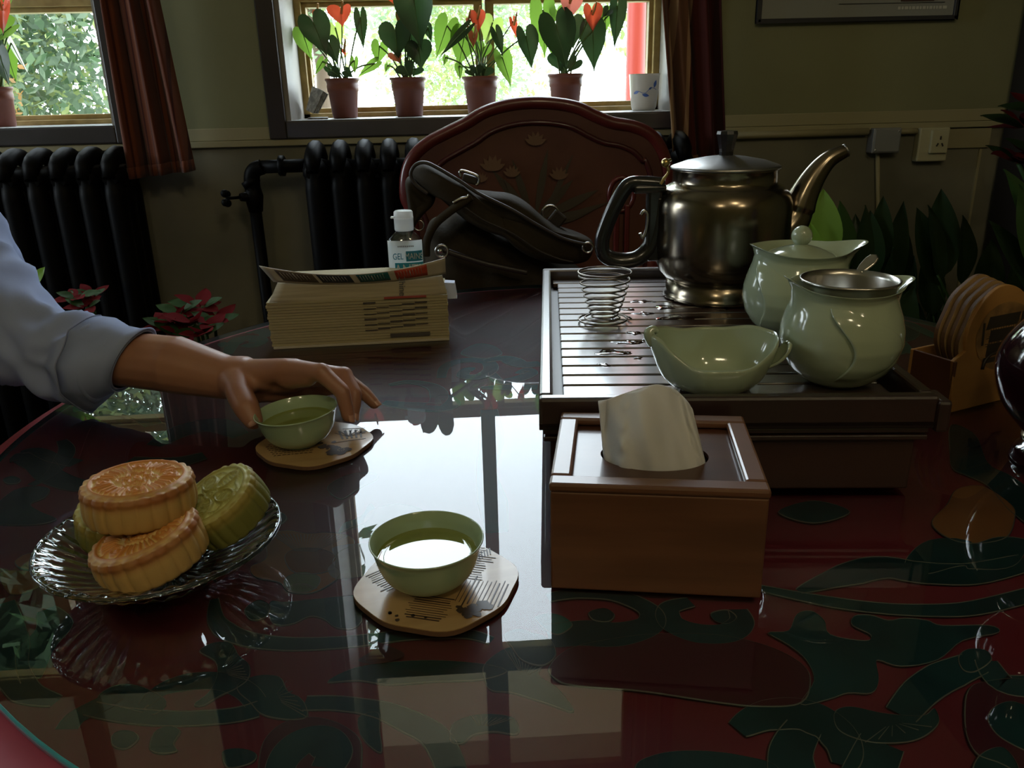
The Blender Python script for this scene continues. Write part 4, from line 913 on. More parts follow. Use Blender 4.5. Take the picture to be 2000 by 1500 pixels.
# ------------------------------------------------------------------ tea tray
ZB = .845
RZ = radians(-5.8); org = Vector((.060, .690, .76))
T = thing('tea_tray', 'dark slatted bamboo tea tray, long box with a raised rim', 'tea tray', org, RZ)
TRAY = T
W_, D_ = .355, .585
dw = mat('dark_bamboo', (.045,.015,.010), .26, coat=.15, var=((.030,.010,.007), 10, 4), stretch=(.2,3,3))
dwf = mat('dark_rim_wood', (.024,.011,.009), .32, spec=.8, coat=.15, var=((.030,.014,.011), 10, 4), bump=(300,.1))
def tl_(mb): return L_(mb, T)
for _m, _w, _r in ((dwf, .8, .22), (dw, .4, .25)):
    _b = _m.node_tree.nodes['Principled BSDF']; _b.inputs['Coat Weight'].default_value = _w; _b.inputs['Coat Roughness'].default_value = _r
tl_(MB().box2((.010,.010,.004), (W_-.012,D_-.010,.060))).build('lower_box', mat('tray_box_wood', (.033,.014,.010), .42, var=((.042,.018,.012), 8, 5), stretch=(.2,1,4)), T, bevel=.002)
for z in (.056, .063): tl_(MB().box2((.004,.004,z), (W_-.004,D_-.004,z+.005))).build('groove_moulding', dwf, T, bevel=.0012)
tl_(MB().box2((.0,.0,.069), (W_,D_,.0765))).build('tray_floor', mat('tray_recess', (.012,.006,.005), .4), T, bevel=.001)
rw = .013
for nm, a, b in (('rim', (0,0,.069), (W_,rw,.100)), ('rim', (0,D_-rw,.069), (W_,D_,.100)), ('rim', (0,rw,.069), (rw,D_-rw,.100)), ('rim', (W_-rw,rw,.069), (W_,D_-rw,.100))):
    tl_(MB().box2(a, b)).build(nm, dwf, T, bevel=.003)
tl_(MB().box2((W_-.002,-.004,.066), (W_+.010,.03,.096))).build('corner_block', dwf, T, bevel=.003)
for (x, y) in ((.02,.02),(W_-.04,.02),(.02,D_-.04),(W_-.04,D_-.04)): tl_(MB().box2((x,y,0), (x+.02,y+.02,.006))).build('foot', dwf, T)
slm = mat('slat_bamboo', (.055,.025,.018), .30, spec=.9, coat=.2, var=((.035,.012,.009), 14, 4), stretch=(.2,4,4), bump=(40,.05))
_b = slm.node_tree.nodes['Principled BSDF']; _b.inputs['Coat Weight'].default_value = 1.; _b.inputs['Coat Roughness'].default_value = .25; _b.inputs['Coat IOR'].default_value = 2.1; _b.inputs['Coat Roughness'].default_value = .20
ns = 18; sp_ = (D_-2*rw-.004)/ns
for i in range(ns):
    y = rw+.002+i*sp_; ins = .010 if 0 < i < ns-1 else .003
    tl_(MB().box2((rw+ins, y+.0022, .0785), (W_-rw-ins, y+sp_-.0022, .0855))).build('slat', slm, T, bevel=.0014)
mb = MB()
for x in (rw+.03, W_/2, W_-rw-.03): mb.box2((x-.006, rw, .0765), (x+.006, D_-rw, .0786))
tl_(mb).build('slat_support', dw, T)
# puddles
wat = bpy.data.materials.new('spilled_water'); wat.use_nodes = True; wb_ = wat.node_tree.nodes['Principled BSDF']; wb_.inputs['Base Color'].default_value = (.02,.01,.008,1); wb_.inputs['Roughness'].default_value = .02; wb_.inputs['IOR'].default_value = 1.45; wb_.inputs['Coat Weight'].default_value = 1; wb_.inputs['Coat Roughness'].default_value = .0
mb = MB()
for (px, py, w, h_) in ((1250,588,60,6),(1225,604,40,5),(1300,600,50,8),(1255,612,60,6),(1200,622,30,4),(1240,650,45,5),(1225,668,70,7),(1200,688,90,8),(1270,662,30,5),(1245,698,22,5),(1330,620,90,8),(1400,600,80,9),(1180,712,40,4)):
    pts = []
    for k in range(16):
        t = 2*pi*k/16; q = .75+.8*noise.noise(Vector((px*.1+1.4*cos(t), py*.1+1.4*sin(t), 1.3)))
        pts.append(PZ(px+w*.5*cos(t)*q, py+h_*.75*sin(t)*q, ZB+.001))
    c_ = sum(pts, Vector())/16; vs = [c_+Vector((0,0,.0004))]+[lerp(c_, p, .8)+Vector((0,0,.0003)) for p in pts]+[p-Vector((0,0,.0004)) for p in pts]
    mb.add(vs, [(0,1+k,1+(k+1)%16) for k in range(16)]+[(1+k,17+k,17+(k+1)%16,1+(k+1)%16) for k in range(16)], True)
o = mb.build('spilled_water', wat); tag(o, 'shiny puddles of spilled tea water on the tray slats', 'water', None, 'stuff')

# ------------------------------------------------------------------ kettle
KC = Vector((PY(1409,450,1.11).x, 1.11, 0)); ZK = ZB+.0012
steel = mat('brushed_steel', (.42,.37,.28), .20, 1, bump=(60,.02))
def brushed(name, col, rough):
    m = mat(name, col, rough, 1); return m
steel = mat('kettle_steel', (.26,.22,.165), .20, 1, var=((.21,.175,.13), 16, 4))
steel2 = mat('kettle_lid_steel', (.34,.33,.32), .36, 1)
bkl = mat('black_bakelite', (.012,.011,.012), .22, coat=.3)
def kz(py): return PY(1409, py, 1.11).z
T = thing('kettle', 'tarnished stainless steel kettle with long curved spout and black handle', 'kettle', (KC.x, KC.y, ZK))
rk = (PY(1537,430,1.11).x-PY(1282,430,1.11).x)/2
zb_, z1 = ZK, kz(544)
MB().lathe([(0,zb_),(.073,zb_),(.0765,zb_+.002),(.0745,zb_+.006),(.0725,zb_+.010),(.0725,z1+.004),(.040,z1+.006)], 64, KC).build('base_ring', steel, T)
rn = (PY(1503,345,1.11).x-PY(1303,345,1.11).x)/2
MB().lathe([(0,z1+.000),(.068,z1+.002),(.0745,z1+.005),(rk*.92,z1+.015),(rk*.98,z1+.030),(rk,z1+.046),(rk,kz(420)),(rk*.995,kz(395)),(rk*.965,kz(380)),(rk*.90,kz(369)),(rk*.84,kz(362)),(rn*1.0,kz(357)),(rn*.985,kz(350)),(rn*.985,kz(332)),(rn*1.01,kz(328)),(rn*.9,kz(327))], 96, KC).build('body', steel, T)
zl0 = kz(329)
ld = MB().lathe([(rn*.94,zl0-.001),(rn*1.03,zl0),(rn*1.035,zl0+.003),(rn*1.0,zl0+.0045),(rn*.75,zl0+.0105),(rn*.4,zl0+.015),(rn*.15,zl0+.017),(0,zl0+.017)], 72, KC).build('lid', steel2, T)
zk0 = zl0+.016
MB().lathe([(0,zk0),(.0095,zk0),(.0095,zk0+.006),(.012,zk0+.018),(.0145,zk0+.028),(.0135,zk0+.032),(0,zk0+.033)], 10, KC, smooth=False).build('knob', bkl, ld)
# spout
sp = [(1500,480,1.08),(1528,455,1.075),(1552,425,1.07),(1568,385,1.065),(1590,345,1.06),(1618,312,1.055),(1652,294,1.05)]
P_ = spline([PY(x, y, 1.11) for x, y, _ in sp], 8); n = len(P_)
rad = [lerp(.040, .0080, min(1, (i/(n-1)))**.62) for i in range(n)]
rad = [ (r*.8, r) for r in rad]
so = MB().tube(P_, [r[1] if i > n*.4 else r[1]*.9 for i, r in enumerate(rad)], 28, caps=False).build('spout', steel, T, solid=.001)
tp = P_[-1]; td = (P_[-1]-P_[-4]).normalized()
MB().tube([tp-td*.002, tp+td*.001], .0092, 20).build('spout_rim', steel2, so)
# handle
hd = [(1295,362),(1262,359),(1232,360),(1216,376),(1200,405),(1185,440),(1176,470),(1180,496),(1205,508),(1240,506),(1265,488),(1276,460),(1283,425),(1288,385)]
HP = spline([PY(x, y, 1.11) for x, y in hd], 6)
hh = MB().tube(HP, [(.0095,.0115)]*len(HP), 16).build('handle', bkl, T)
MB().box(PY(1276,430,1.11), (.020,.018,.11)).build('handle_bracket', bkl, T, bevel=.004)
MB().box(PY(1268,362,1.11)+Vector((0,0,-.004)), (.045,.020,.012)).build('handle_grip_top', bkl, hh, bevel=.004)
MB().tube(spline([PY(1252,420,1.10), PY(1258,412,1.10), PY(1265,420,1.10), PY(1262,450,1.10), PY(1255,465,1.10), PY(1250,455,1.10)], 5), .0022, 8).build('metal_clip', bm_, hh)
MB().tube(spline([PY(1310,312,1.11), PY(1300,318,1.10), PY(1306,335,1.10), PY(1296,350,1.10), PY(1290,360,1.10)], 6), .002, 8).build('lid_chain', mat('brass_wire', (.5,.38,.15), .3, 1), T)
MB().ball(PY(1300,318,1.10), .006).build('hinge', mat('brass_wire', (.5,.38,.15), .3, 1), T)

# ------------------------------------------------------------------ wire spring
sc_ = PZ(1183, 632, ZB+.002); sc_ = Vector((sc_.x, sc_.y+.012, ZB+.0022))
ztp = PY(1183, 533, sc_.y).z
wire = mat('steel_wire', (.22,.19,.16), .3, 1)
T = thing('wire_spring_stand', 'conical steel wire coil standing on the tray slats', 'wire coil', sc_)
pts = []
for i in range(46):      # base spiral
    t = i/45; a = 2*pi*2.2*t; r = lerp(.0345, .017, t**1.3); pts.append(sc_+Vector((r*cos(a), r*sin(a), .0015+.004*t)))
a0 = 2*pi*2.2; nn = 210
for i in range(1, nn):
    t = i/(nn-1); a = a0+2*pi*7.7*t; r = lerp(.0145, .033, t**.9); zz = lerp(.006, ztp-sc_.z, t**1.25)
    pts.append(sc_+Vector((r*cos(a), r*sin(a), zz)))
for i in range(1, 24):
    a = a0+2*pi*7.7+2*pi*i/23; pts.append(sc_+Vector((.033*cos(a), .033*sin(a), ztp-sc_.z+.0005*i/23+.001)))
MB().tube(pts, .00125, 7).build('coil', wire, T)

# ------------------------------------------------------------------ celadon ware
cel = mat('celadon_glaze', (.37,.43,.30), .12, coat=.5, var=((.34,.40,.275), 5, 3))
cel2 = mat('celadon_cup_glaze', (.33,.43,.27), .15, coat=.5)
def smooth(a, b, x): t = max(0, min(1, (x-a)/(b-a))); return t*t*(3-2*t)
def jug(name, label, c, R, H, spout, groove, liddy=False, rz=0):
    """round bellied jug, rim pulled into a spout; spout = list of (angle, pull, lift)"""
    T = thing(name, label, 'teapot' if liddy else 'jug', c, rz)
    prof = [(0,0),(.40,0),(.46,.01),(.62,.06),(.80,.16),(.93,.28),(1.0,.44),(.985,.58),(.92,.72),(.84,.83),(.80,.90),(.83,.96),(.90,1.0)]
    pin = [(.885,1.0),(.80,.955),(.76,.90),(.78,.82),(.84,.72),(.90,.58),(.9,.4),(.78,.2),(.5,.07),(0,.06)]
    P = prof+pin
    def shape(th, r, z):
        k = smooth(.72, 1.0, z); rr = r*R; zz = z*H
        for (a0_, pull, lift, wd_) in spout:
            d = abs((th-a0_+pi) % (2*pi)-pi); g = math.exp(-(d/wd_)**2)
            rr += pull*R*g*k; zz += lift*H*g*k
        return rr, zz
    def fn(u, v):
        i = v*(len(P)-1); j = min(int(i), len(P)-2); f = i-j; r = lerp(P[j][0], P[j+1][0], f); z = lerp(P[j][1], P[j+1][1], f)
        th = 2*pi*u; outer = i < len(prof)-1
        rr, zz = shape(th, r, z)
        if 0:
            for (ga, gs) in groove:
                # s-shaped petal edge running down the belly
                e = ga+gs*(.22*sin((z-.15)*5.2)+.10*(z-.5)); d = ((th-e+pi) % (2*pi)-pi)*gs
                amp = smooth(.12,.25,z)*(1-smooth(.75,.9,z))
                rr += amp*R*(.045*math.exp(-max(0,d)/.45)*(1 if d > 0 else 0)*smooth(0,.05,d) - .035*math.exp(-(d/.07)**2))
        return Vector((rr*cos(th), rr*sin(th), zz))
    mb = MB().grid(fn, 128, (len(P)-1)*3+1, cu=True); L_(mb, T).build('body', cel, T)
    def prof_r(z):
        for (r0, z0), (r1, z1) in zip(prof[1:], prof[2:]):
            if z0 <= z <= z1: return lerp(r0, r1, (z-z0)/(z1-z0+1e-9))
        return prof[-1][0]
    for (ga, gs) in groove:
        def pet(u, v):
            z = lerp(.13, .86, v); wdt = 1.05*sin(pi*min(1, .12+.80*v))**.8
            e = ga+gs*(.24*sin((z-.18)*6.0)-.10*(z-.5)); uu = max(0, (u-.12)/.88); th = e+gs*wdt*uu
            off = (-.0012 if u < .06 else .0034*(1-uu)**.8*smooth(0,.10,v)*(1-smooth(.90,1,v)) - .0006*(uu > .97))
            rr, zz = shape(th, prof_r(z), z); return Vector(((rr+off)*cos(th), (rr+off)*sin(th), zz))
        L_(MB().grid(pet, 26, 34), T).build('petal_relief', cel, T)
    return T
JC = PZ(1648, 768, ZB+.001); JC = Vector((.358, .742, ZB+.0012))
Rj = .0570
J2 = jug('fairness_jug', 'celadon milk jug shaped pot holding a steel tea strainer, front right of the tray', JC, Rj, .098, [(radians(8), .28, .03, .30), (radians(186), .18, .10, .30), (radians(265), 0, -.03, .9)], [(radians(-112), 1)], rz=radians(-4))
# strainer (a thing of its own, resting in the jug)
S = thing('tea_strainer', 'round stainless steel tea strainer with a short handle set in the celadon jug', 'strainer', JC+Vector((.0,0,.098)))
cst = JC+Vector((.002,-.002,.0))
rs = .0435; zr = .101
stn = mat('strainer_steel', (.50,.48,.44), .28, 1)
L = MB().lathe([(rs*1.03,zr),(rs*1.035,zr+.0015),(rs,zr+.002),(rs*.96,zr-.004),(rs*.93,zr-.03),(rs*.8,zr-.045),(rs*.4,zr-.052),(0,zr-.053)], 64, cst).build('cup', stn, S)
hb = cst+Vector((rs*cos(.95), rs*sin(.95), zr)); hdv = Vector((.62,.20,.50)).normalized()
hs = hdv.cross(Vector((-.3,-.5,.8))).normalized(); hn = hdv.cross(hs)
pp = [(-.003,.000),(-.005,.006),(-.0058,.016),(-.0045,.022),(.000,.0245),(.0045,.022),(.0058,.015),(.0042,.005),(.003,0)]
MB().prism(pp, -.0007, .0007, lambda x, y, h: hb+hs*x+hdv*y+hn*h).build('handle', stn, S, bevel=.0006)
MB().tube([hb+hs*x*.9+hdv*y+hn*.001 for x, y in pp], .0009, 6).build('handle_rim', stn, S)
for (yy) in (.010,.015): MB().ball(hb+hdv*yy+hn*.0012, .0018).build('handle_boss', stn, S)
# covered pot at the back
BC = Vector((PY(1553,600,.905).x, .905, ZB+.0012))
J1 = jug('covered_pot', 'celadon pot with pouring lip and round knobbed lid, behind the strainer jug', BC, .0605, .102, [(radians(5), .42, .045, .34), (radians(185), .06, .06, .55), (radians(268), 0, -.02, .9)], [(radians(-158), 1)], True, rz=radians(0))
bl0 = BC.copy(); zr = .0875
ldd = MB().lathe([(.046,zr-.002),(.047,zr),(.045,zr+.002),(.034,zr+.010),(.018,zr+.0155),(.008,zr+.018),(.006,zr+.0195)], 48, bl0+Vector((.0,0,0))).build('lid', cel, J1)
MB().ball(bl0+Vector((0,0,zr+.028)), .0115, nu=28, nv=18).build('lid_knob', cel, ldd)
# boat shaped pouring bowl
T = thing('boat_bowl', 'open celadon boat shaped bowl with a leaf handle at the front of the tray', 'bowl', Vector((.234, .738, ZB+.0012)), radians(-3))
def boat(u, v):
    i = v*2
    th = 2*pi*u; c_, s_ = cos(th), sin(th)
    rim = .047+.010*smooth(.35,1,-c_)+.006*smooth(.25,.9,c_)-.014*smooth(.2,1,-s_)*1.1+.002*smooth(.2,1,s_)
    rx = .0565+.004*smooth(.9,1,-c_); ry = .045
    if v < .55: t = v/.55; k = math.sin(t*pi/2)**.75 if t > 0 else 0; z = rim*(1-math.cos(t*pi/2))**.9; off = 1
    else: t = (1-v)/.45; k = math.sin(t*pi/2)**.75*.955 if t > 0 else 0; z = .004+(rim-.004)*(1-math.cos(t*pi/2))**.9
    base = .42
    kk = base*min(1, t*8)+(1-base)*k if t < 1 else 1*(.955 if v >= .55 else 1)
    kk = kk if v < .55 else kk
    fl_ = .0006*sin(th*9)*(t > .2)
    return Vector(((rx+fl_)*c_*kk*(1+.06*smooth(.6,1,t)), (ry+fl_)*s_*kk, z))
L_(MB().grid(boat, 96, 41, cu=True), T).build('body', cel, T)
hp = spline([Vector((.046,-.010,.022)), Vector((.055,-.014,.029)), Vector((.062,-.017,.039)), Vector((.0645,-.018,.047))], 6)
def hl(u, v):
    n_ = len(hp)-1; p = hp[round(v*n_)]; w = .012*(.55+.45*sin(pi*min(1, v*.9+.1)))*(1 if v < .8 else math.sqrt(max(0,1-((v-.8)/.2)**2))+.02); x = (u-.5)*2
    return p+Vector((-.004*x*x+.002, x*w, .003*abs(x)))
L_(MB().grid(hl, 9, len(hp)), T).build('leaf_handle', cel, T, solid=.003, subsurf=1)
tip = [Vector((-.0585,0,.046)), Vector((-.063,0,.055)), Vector((-.060,0,.060)), Vector((-.055,0,.0575))]
L_(MB().tube(spline(tip, 5), [.006]*8+[.005,.0045,.004,.004,.0035,.003,.003,.002], 10), T).build('curled_tip', cel, T)

# ------------------------------------------------------------------ cups of tea and coasters
bam = mat('bamboo_ply', (.42,.27,.115), .30, coat=.25, var=((.36,.22,.09), 9, 4), stretch=(1,8,1))
ink = mat('burnt_print', (.045,.028,.02), .45)
edgem = mat('ply_edge', (.13,.065,.03), .6)
def coaster(name, label, c, rz, r=.064, group='bamboo coasters on the table', printer=None, R=None, th_=.0045):
    T = thing(name, label, 'coaster', c, rz, group, R=R)
    out = []
    for k in range(72):
        t = 2*pi*k/72; q = r*(1+.030*cos(4*t)+.018*cos(8*t+.4)); out.append((q*cos(t), q*sin(t)))
    L_(MB().prism(out, 0, th_*.85), T).build('board', edgem, T)
    L_(MB().prism([(x*.995, y*.995) for x, y in out], th_*.86, th_), T).build('printed_face', bam, T)
    if printer: printer(T, th_+.00035)
    return T
def seg(mb, x0, y0, x1, y1, w, z):
    d = Vector((x1-x0, y1-y0, 0)); s = Vector((-d.y, d.x, 0)).normalized()*w/2; a = Vector((x0, y0, z)); b = a+d
    h = Vector((0,0,.0001)); mb.add([a+s, a-s, b-s, b+s, a+s-h, a-s-h, b-s-h, b+s-h], [(0,1,2,3),(0,4,5,1),(2,6,7,3),(1,5,6,2),(3,7,4,0)])
def blob(mb, cx, cy, r, z, k=14, sd=0, ir=.3):
    vs = [Vector((cx, cy, z))]+[Vector((cx+r*(1+ir*noise.noise(Vector((cos(2*pi*i/k)*1.3+sd, sin(2*pi*i/k)*1.3, sd)))*2)*cos(2*pi*i/k), cy+r*(1+ir*noise.noise(Vector((cos(2*pi*i/k)*1.3+sd, sin(2*pi*i/k)*1.3, sd)))*2)*sin(2*pi*i/k), z)) for i in range(k)]
    mb.add(vs, [(0,1+i,1+(i+1)%k) for i in range(k)])
def print1(T, z):
    mb = MB(); R_ = random.Random(3)
    blocks = [(-.050,.004,-.015,.030,25), (.004,.000,.046,.030,-30), (.010,-.040,.050,-.010,60), (-.040,.010,-.005,.045,20), (.020,.020,.050,.050,-28), (-.030,-.045,.004,-.02,150)]
    for (x0, y0, x1, y1, ang) in blocks:
        a = radians(ang); d = Vector((cos(a), sin(a), 0)); s = Vector((-sin(a), cos(a), 0)); c = Vector(((x0+x1)/2, (y0+y1)/2, 0)); L0 = abs(x1-x0)*.5; hgt = abs(y1-y0)*.55
        for i in range(11):
            o_ = lerp(-hgt, hgt, i/10); ll = L0*R_.uniform(.75,1.05); p = c+s*o_-d*ll; q = c+s*o_+d*ll*R_.uniform(.8,1)
            if p.xy.length < .06 and q.xy.length < .06: seg(mb, p.x, p.y, q.x, q.y, R_.choice([.0005,.0007,.0011]), z)
    for i in range(16): blob(mb, R_.uniform(.008,.03), R_.uniform(-.052,-.038), R_.uniform(.002,.0045), z+.00002*i, 9, i)
    for i in range(7): blob(mb, R_.uniform(-.045,-.01), R_.uniform(-.045,-.03), R_.uniform(.001,.002), z, 8, i+20)
    for i in range(14):
        x = .018+.0028*i; seg(mb, x*.9, .012+.001*i, x*.9+.0015, .022+.001*i, .0012, z)
    L_(mb, T).build('burnt_print', ink, T)
def print2(T, z):
    mb = MB(); R_ = random.Random(5)
    for i in range(9):
        x = -.052+.002*abs(i-3); y = .014-.0052*i
        while x < -.010+.001*i:
            w = R_.uniform(.0015,.004); seg(mb, x, y, x+w, y+R_.uniform(-.0008,.0008), .0013, z); x += w+.0014
    for i in range(22): blob(mb, .026+R_.gauss(0,.006), -.030+R_.gauss(0,.005), R_.uniform(.003,.007), z+.00002*i, 10, i)
    for i in range(10): blob(mb, .012+R_.gauss(0,.005), -.016+R_.gauss(0,.004), R_.uniform(.002,.005), z+.00002*i, 9, i+30)
    for i in range(5): seg(mb, .030+.005*i, .000, .026+.006*i, .024, .0022, z)
    for i in range(7):
        a = .3+.35*i; seg(mb, .036, .006, .036+.022*cos(a)*.9, .006+.02*sin(a), .0009, z)
    seg(mb, .02,-.008,.055,-.004,.0012,z); seg(mb, .03,.03,.055,.026,.001,z); seg(mb, .045,.012,.056,.016,.0025,z)
    L_(mb, T).build('burnt_print', ink, T)
    mb = MB(); 
    for k in range(9):
        t = k*.7; blob(mb, .028+.0035*cos(t), -.030+.0035*sin(t), .0007, z+.0006, 6, k)
    L_(mb, T).build('fruit_highlight', bam, T)
C1 = Vector((-.033, .551, .7605)); C2 = Vector((-.174, .838, .7605))
coaster('coaster', 'pale bamboo coaster with hatched print under the nearest cup', C1, radians(12), .0615, printer=print1)
coaster('coaster', 'bamboo coaster printed with text and dark fruit under the held cup', C2, radians(8), .0605, printer=print2)
tea = bpy.data.materials.new('green_tea'); tea.use_nodes = True; tb = tea.node_tree.nodes['Principled BSDF']; tb.inputs['Base Color'].default_value = (.20,.24,.06,1); tb.inputs['Roughness'].default_value = .01; tb.inputs['IOR'].default_value = 1.4; tb.inputs['Coat Weight'].default_value = .6; tb.inputs['Coat Roughness'].default_value = 0
def cup(label, c, r=.0435, h=.039, R=None):
    T = thing('tea_cup', label, 'cup', c, 0, 'celadon tea cups', R=R)
    p = [(0,.0006),(.017,.0006),(.0178,0),(.019,0),(.0195,.002),(.0265,.0045),(.0335,.011),(.0378,.020),(.0402,.029),(.0420,.036),(.0437,.0392),(.0433,.0400),(.0425,.0395),(.0400,.034),(.0383,.027),(.0350,.018),(.029,.010),(.018,.0055),(0,.005)]
    s = r/.0437; k = h/.04
    # refine profile
    q = [Vector((a*s, b*k, 0)) for a, b in p]; q = spline(q, 3); P = [(v.x, v.y) for v in q]
    L_(MB().lathe(P, 72), T).build('bowl', cel2, T)
    lz = .0265*k
    L_(MB().lathe([(0,lz),(.030*s,lz),(.0379*s,lz),(.0384*s,lz+.0005)], 64), T).build('tea', tea, T)
    return T
cup('pale green tea cup with bright window reflection, nearest the viewer', C1+Vector((-.006,-.001,.0047)))
cup('pale green tea cup held by the hand', C2+Vector((-.014,-.001,.0050)), .0445, R=Matrix.Rotation(radians(4), 3, 'Y').inverted() @ Matrix.Rotation(radians(0), 3, 'X'))

# ------------------------------------------------------------------ tissue box
T = thing('tissue_box', 'brown wooden tissue box with recessed top and oval opening', 'tissue box', (.0545, .540, .7603), radians(-10.4))
TB = T; w_, d_, h_ = .157, .143, .090
wd1 = mat('cherry_wood', (.16,.066,.030), .34, spec=.8, coat=.12, var=((.105,.042,.018), 9, 6), stretch=(.5,.5,5), bump=(80,.05))
wd2 = mat('cherry_wood_dark', (.095,.036,.018), .30, coat=.2, var=((.065,.024,.012), 9, 5), stretch=(.6,4,1))
def tb_(mb): return L_(mb, T)
tb_(MB().box2((0,0,.0), (w_,.008,h_-.007))).build('side_panel', wd1, T, bevel=.0015)
tb_(MB().box2((0,d_-.008,.0), (w_,d_,h_-.007))).build('side_panel', wd1, T, bevel=.0015)
tb_(MB().box2((0,.008,.0), (.008,d_-.008,h_-.007))).build('side_panel', wd1, T, bevel=.0015)
tb_(MB().box2((w_-.008,.008,.0), (w_,d_-.008,h_-.007))).build('side_panel', wd1, T, bevel=.0015)
f = .015
for a, b in (((-.001,-.001,h_-.007),(w_+.001,f,h_)), ((-.001,d_-f,h_-.007),(w_+.001,d_+.001,h_)), ((-.001,f,h_-.007),(f,d_-f,h_)), ((w_-f,f,h_-.007),(w_+.001,d_-f,h_))):
    tb_(MB().box2(a, b)).build('top_frame', wd1, T, bevel=.0022)
# recessed lid with oval opening
ox, oy, oa, ob = w_/2, d_*.50, .043, .030
def lidf(u, v):
    t = 2*pi*u; e = Vector((ox+oa*cos(t), oy+ob*sin(t), h_-.009)); c_, s_ = cos(t), sin(t); k = 1/max(abs(c_)/(w_/2-f+.001), abs(s_)/(d_/2-f+.001)); o_ = Vector((w_/2+c_*k, d_/2+s_*k, h_-.009)); return e.lerp(o_, v)
tb_(MB().grid(lidf, 96, 4, cu=True, smooth=False)).build('recessed_lid', wd2, T, solid=.003)
tb_(MB().box2((.008,.008,.001), (w_-.008,d_-.008,.004))).build('bottom', wd2, T)
# tissue
S = thing('tissue', 'white tissue pulled up through the opening of the wooden box', 'tissue', (.0545, .540, .7603), radians(-10.4))
tis = mat('tissue_paper', (.76,.75,.72), .9, spec=.1, bump=(220,.35,.001), transl=.35)
TOPC = spline([PY(1168,786,.606), PY(1205,774,.604), PY(1245,760,.602), PY(1285,751,.602), PY(1318,762,.604), PY(1338,778,.606), PY(1352,798,.604)], 10)
_iv = WM[S.name].inverted(); TOPL = [_iv @ p for p in TOPC]
def tissue(u, v):
    a = lerp(pi*1.03, 2*pi*.99, u)
    b0 = Vector((ox+(oa-.0025)*cos(a), oy+(ob-.003)*sin(a), h_-.012))
    k = u*(len(TOPL)-1); j = min(int(k), len(TOPL)-2); t_ = TOPL[j].lerp(TOPL[j+1], k-j)
    p = b0.lerp(t_, v**.9)
    bul = sin(pi*v*.95)
    p += Vector((0,-1,.1))*(.0075*sin(u*10.5+4.2)*(.35+.65*v*(1-v)*3)*1.0 + .0022*sin(u*27+5*v) + .008*bul*sin(pi*u))
    p += Vector((0,-1,0))*(.0026*math.exp(-((u-.24)/.030)**2)*(.5+.5*sin(v*24))) + Vector((0,-1,0))*(.0022*math.exp(-((u-.82)/.025)**2)*(.5+.5*sin(v*22)))
    p.z -= .0015*sin(pi*u)*0
    return p
L_(MB().grid(tissue, 80, 40), S).build('front_fold', tis, S, solid=.0005)
def tissue2(u, v):
    a = lerp(pi*.97, .03, u); b0 = Vector((ox+(oa-.004)*cos(a), oy+(ob-.006)*sin(a), h_-.012))
    k = u*(len(TOPL)-1); j = min(int(k), len(TOPL)-2); t_ = TOPL[j].lerp(TOPL[j+1], k-j)
    p = b0.lerp(t_, v**.9); p += Vector((0,1,0))*(.003*sin(u*11)*(1-v)); return p
L_(MB().grid(tissue2, 50, 20), S).build('rear_fold', tis, S, solid=.0005)

# ------------------------------------------------------------------ glass dish and mooncakes
DC = Vector((-.250, .588, .7605))
T = thing('glass_dish', 'clear pressed glass footed dish with twisted ribs under the mooncakes', 'dish', DC)
gm = bpy.data.materials.new('pressed_glass'); gm.use_nodes = True; nt = gm.node_tree; nt.nodes.remove(nt.nodes['Principled BSDF']); gb = nt.nodes.new('ShaderNodeBsdfGlass'); gb.inputs['IOR'].default_value = 1.47; gb.inputs['Roughness'].default_value = .0; gb.inputs['Color'].default_value = (.96,.98,.98,1); nt.links.new(gb.outputs[0], nt.nodes['Material Output'].inputs[0])
def dish(u, v):
    th = 2*pi*u
    pr = [(.0,.0065),(.030,.0065),(.045,.010),(.062,.017),(.078,.026),(.0885,.0345),(.0915,.0365),(.0905,.0390),(.086,.0385),(.076,.031),(.060,.0220),(.043,.0155),(.028,.012),(0,.012)]
    i = v*(len(pr)-1); j = min(int(i), len(pr)-2); f = i-j; r = lerp(pr[j][0], pr[j+1][0], f); z = lerp(pr[j][1], pr[j+1][1], f)
    outer = i < 6.3; k = smooth(.02,.05,r)
    if outer: z += k*(.0014*sin(36*th+r*90)+.0009*sin(36*th-r*90)); r += k*.0006*sin(36*th+r*90)
    else: z += k*.0004*sin(36*th)
    if .083 < r: z += .0008*sin(36*th)
    return Vector((r*cos(th), r*sin(th), z))
L_(MB().grid(dish, 288, 53, cu=True), T).build('bowl', gm, T)
L_(MB().tube([(.0905*cos(2*pi*k/120), .0905*sin(2*pi*k/120), .0378) for k in range(120)], .0017, 10, closed=True), T).build('rim_bead', gm, T)
L_(MB().lathe([(.026,.0075),(.030,.004),(.036,.0002),(.039,.0002),(.038,.002),(.033,.0075)], 64, rfn=lambda t, z: 1+.012*sin(18*t)), T).build('foot', gm, T)

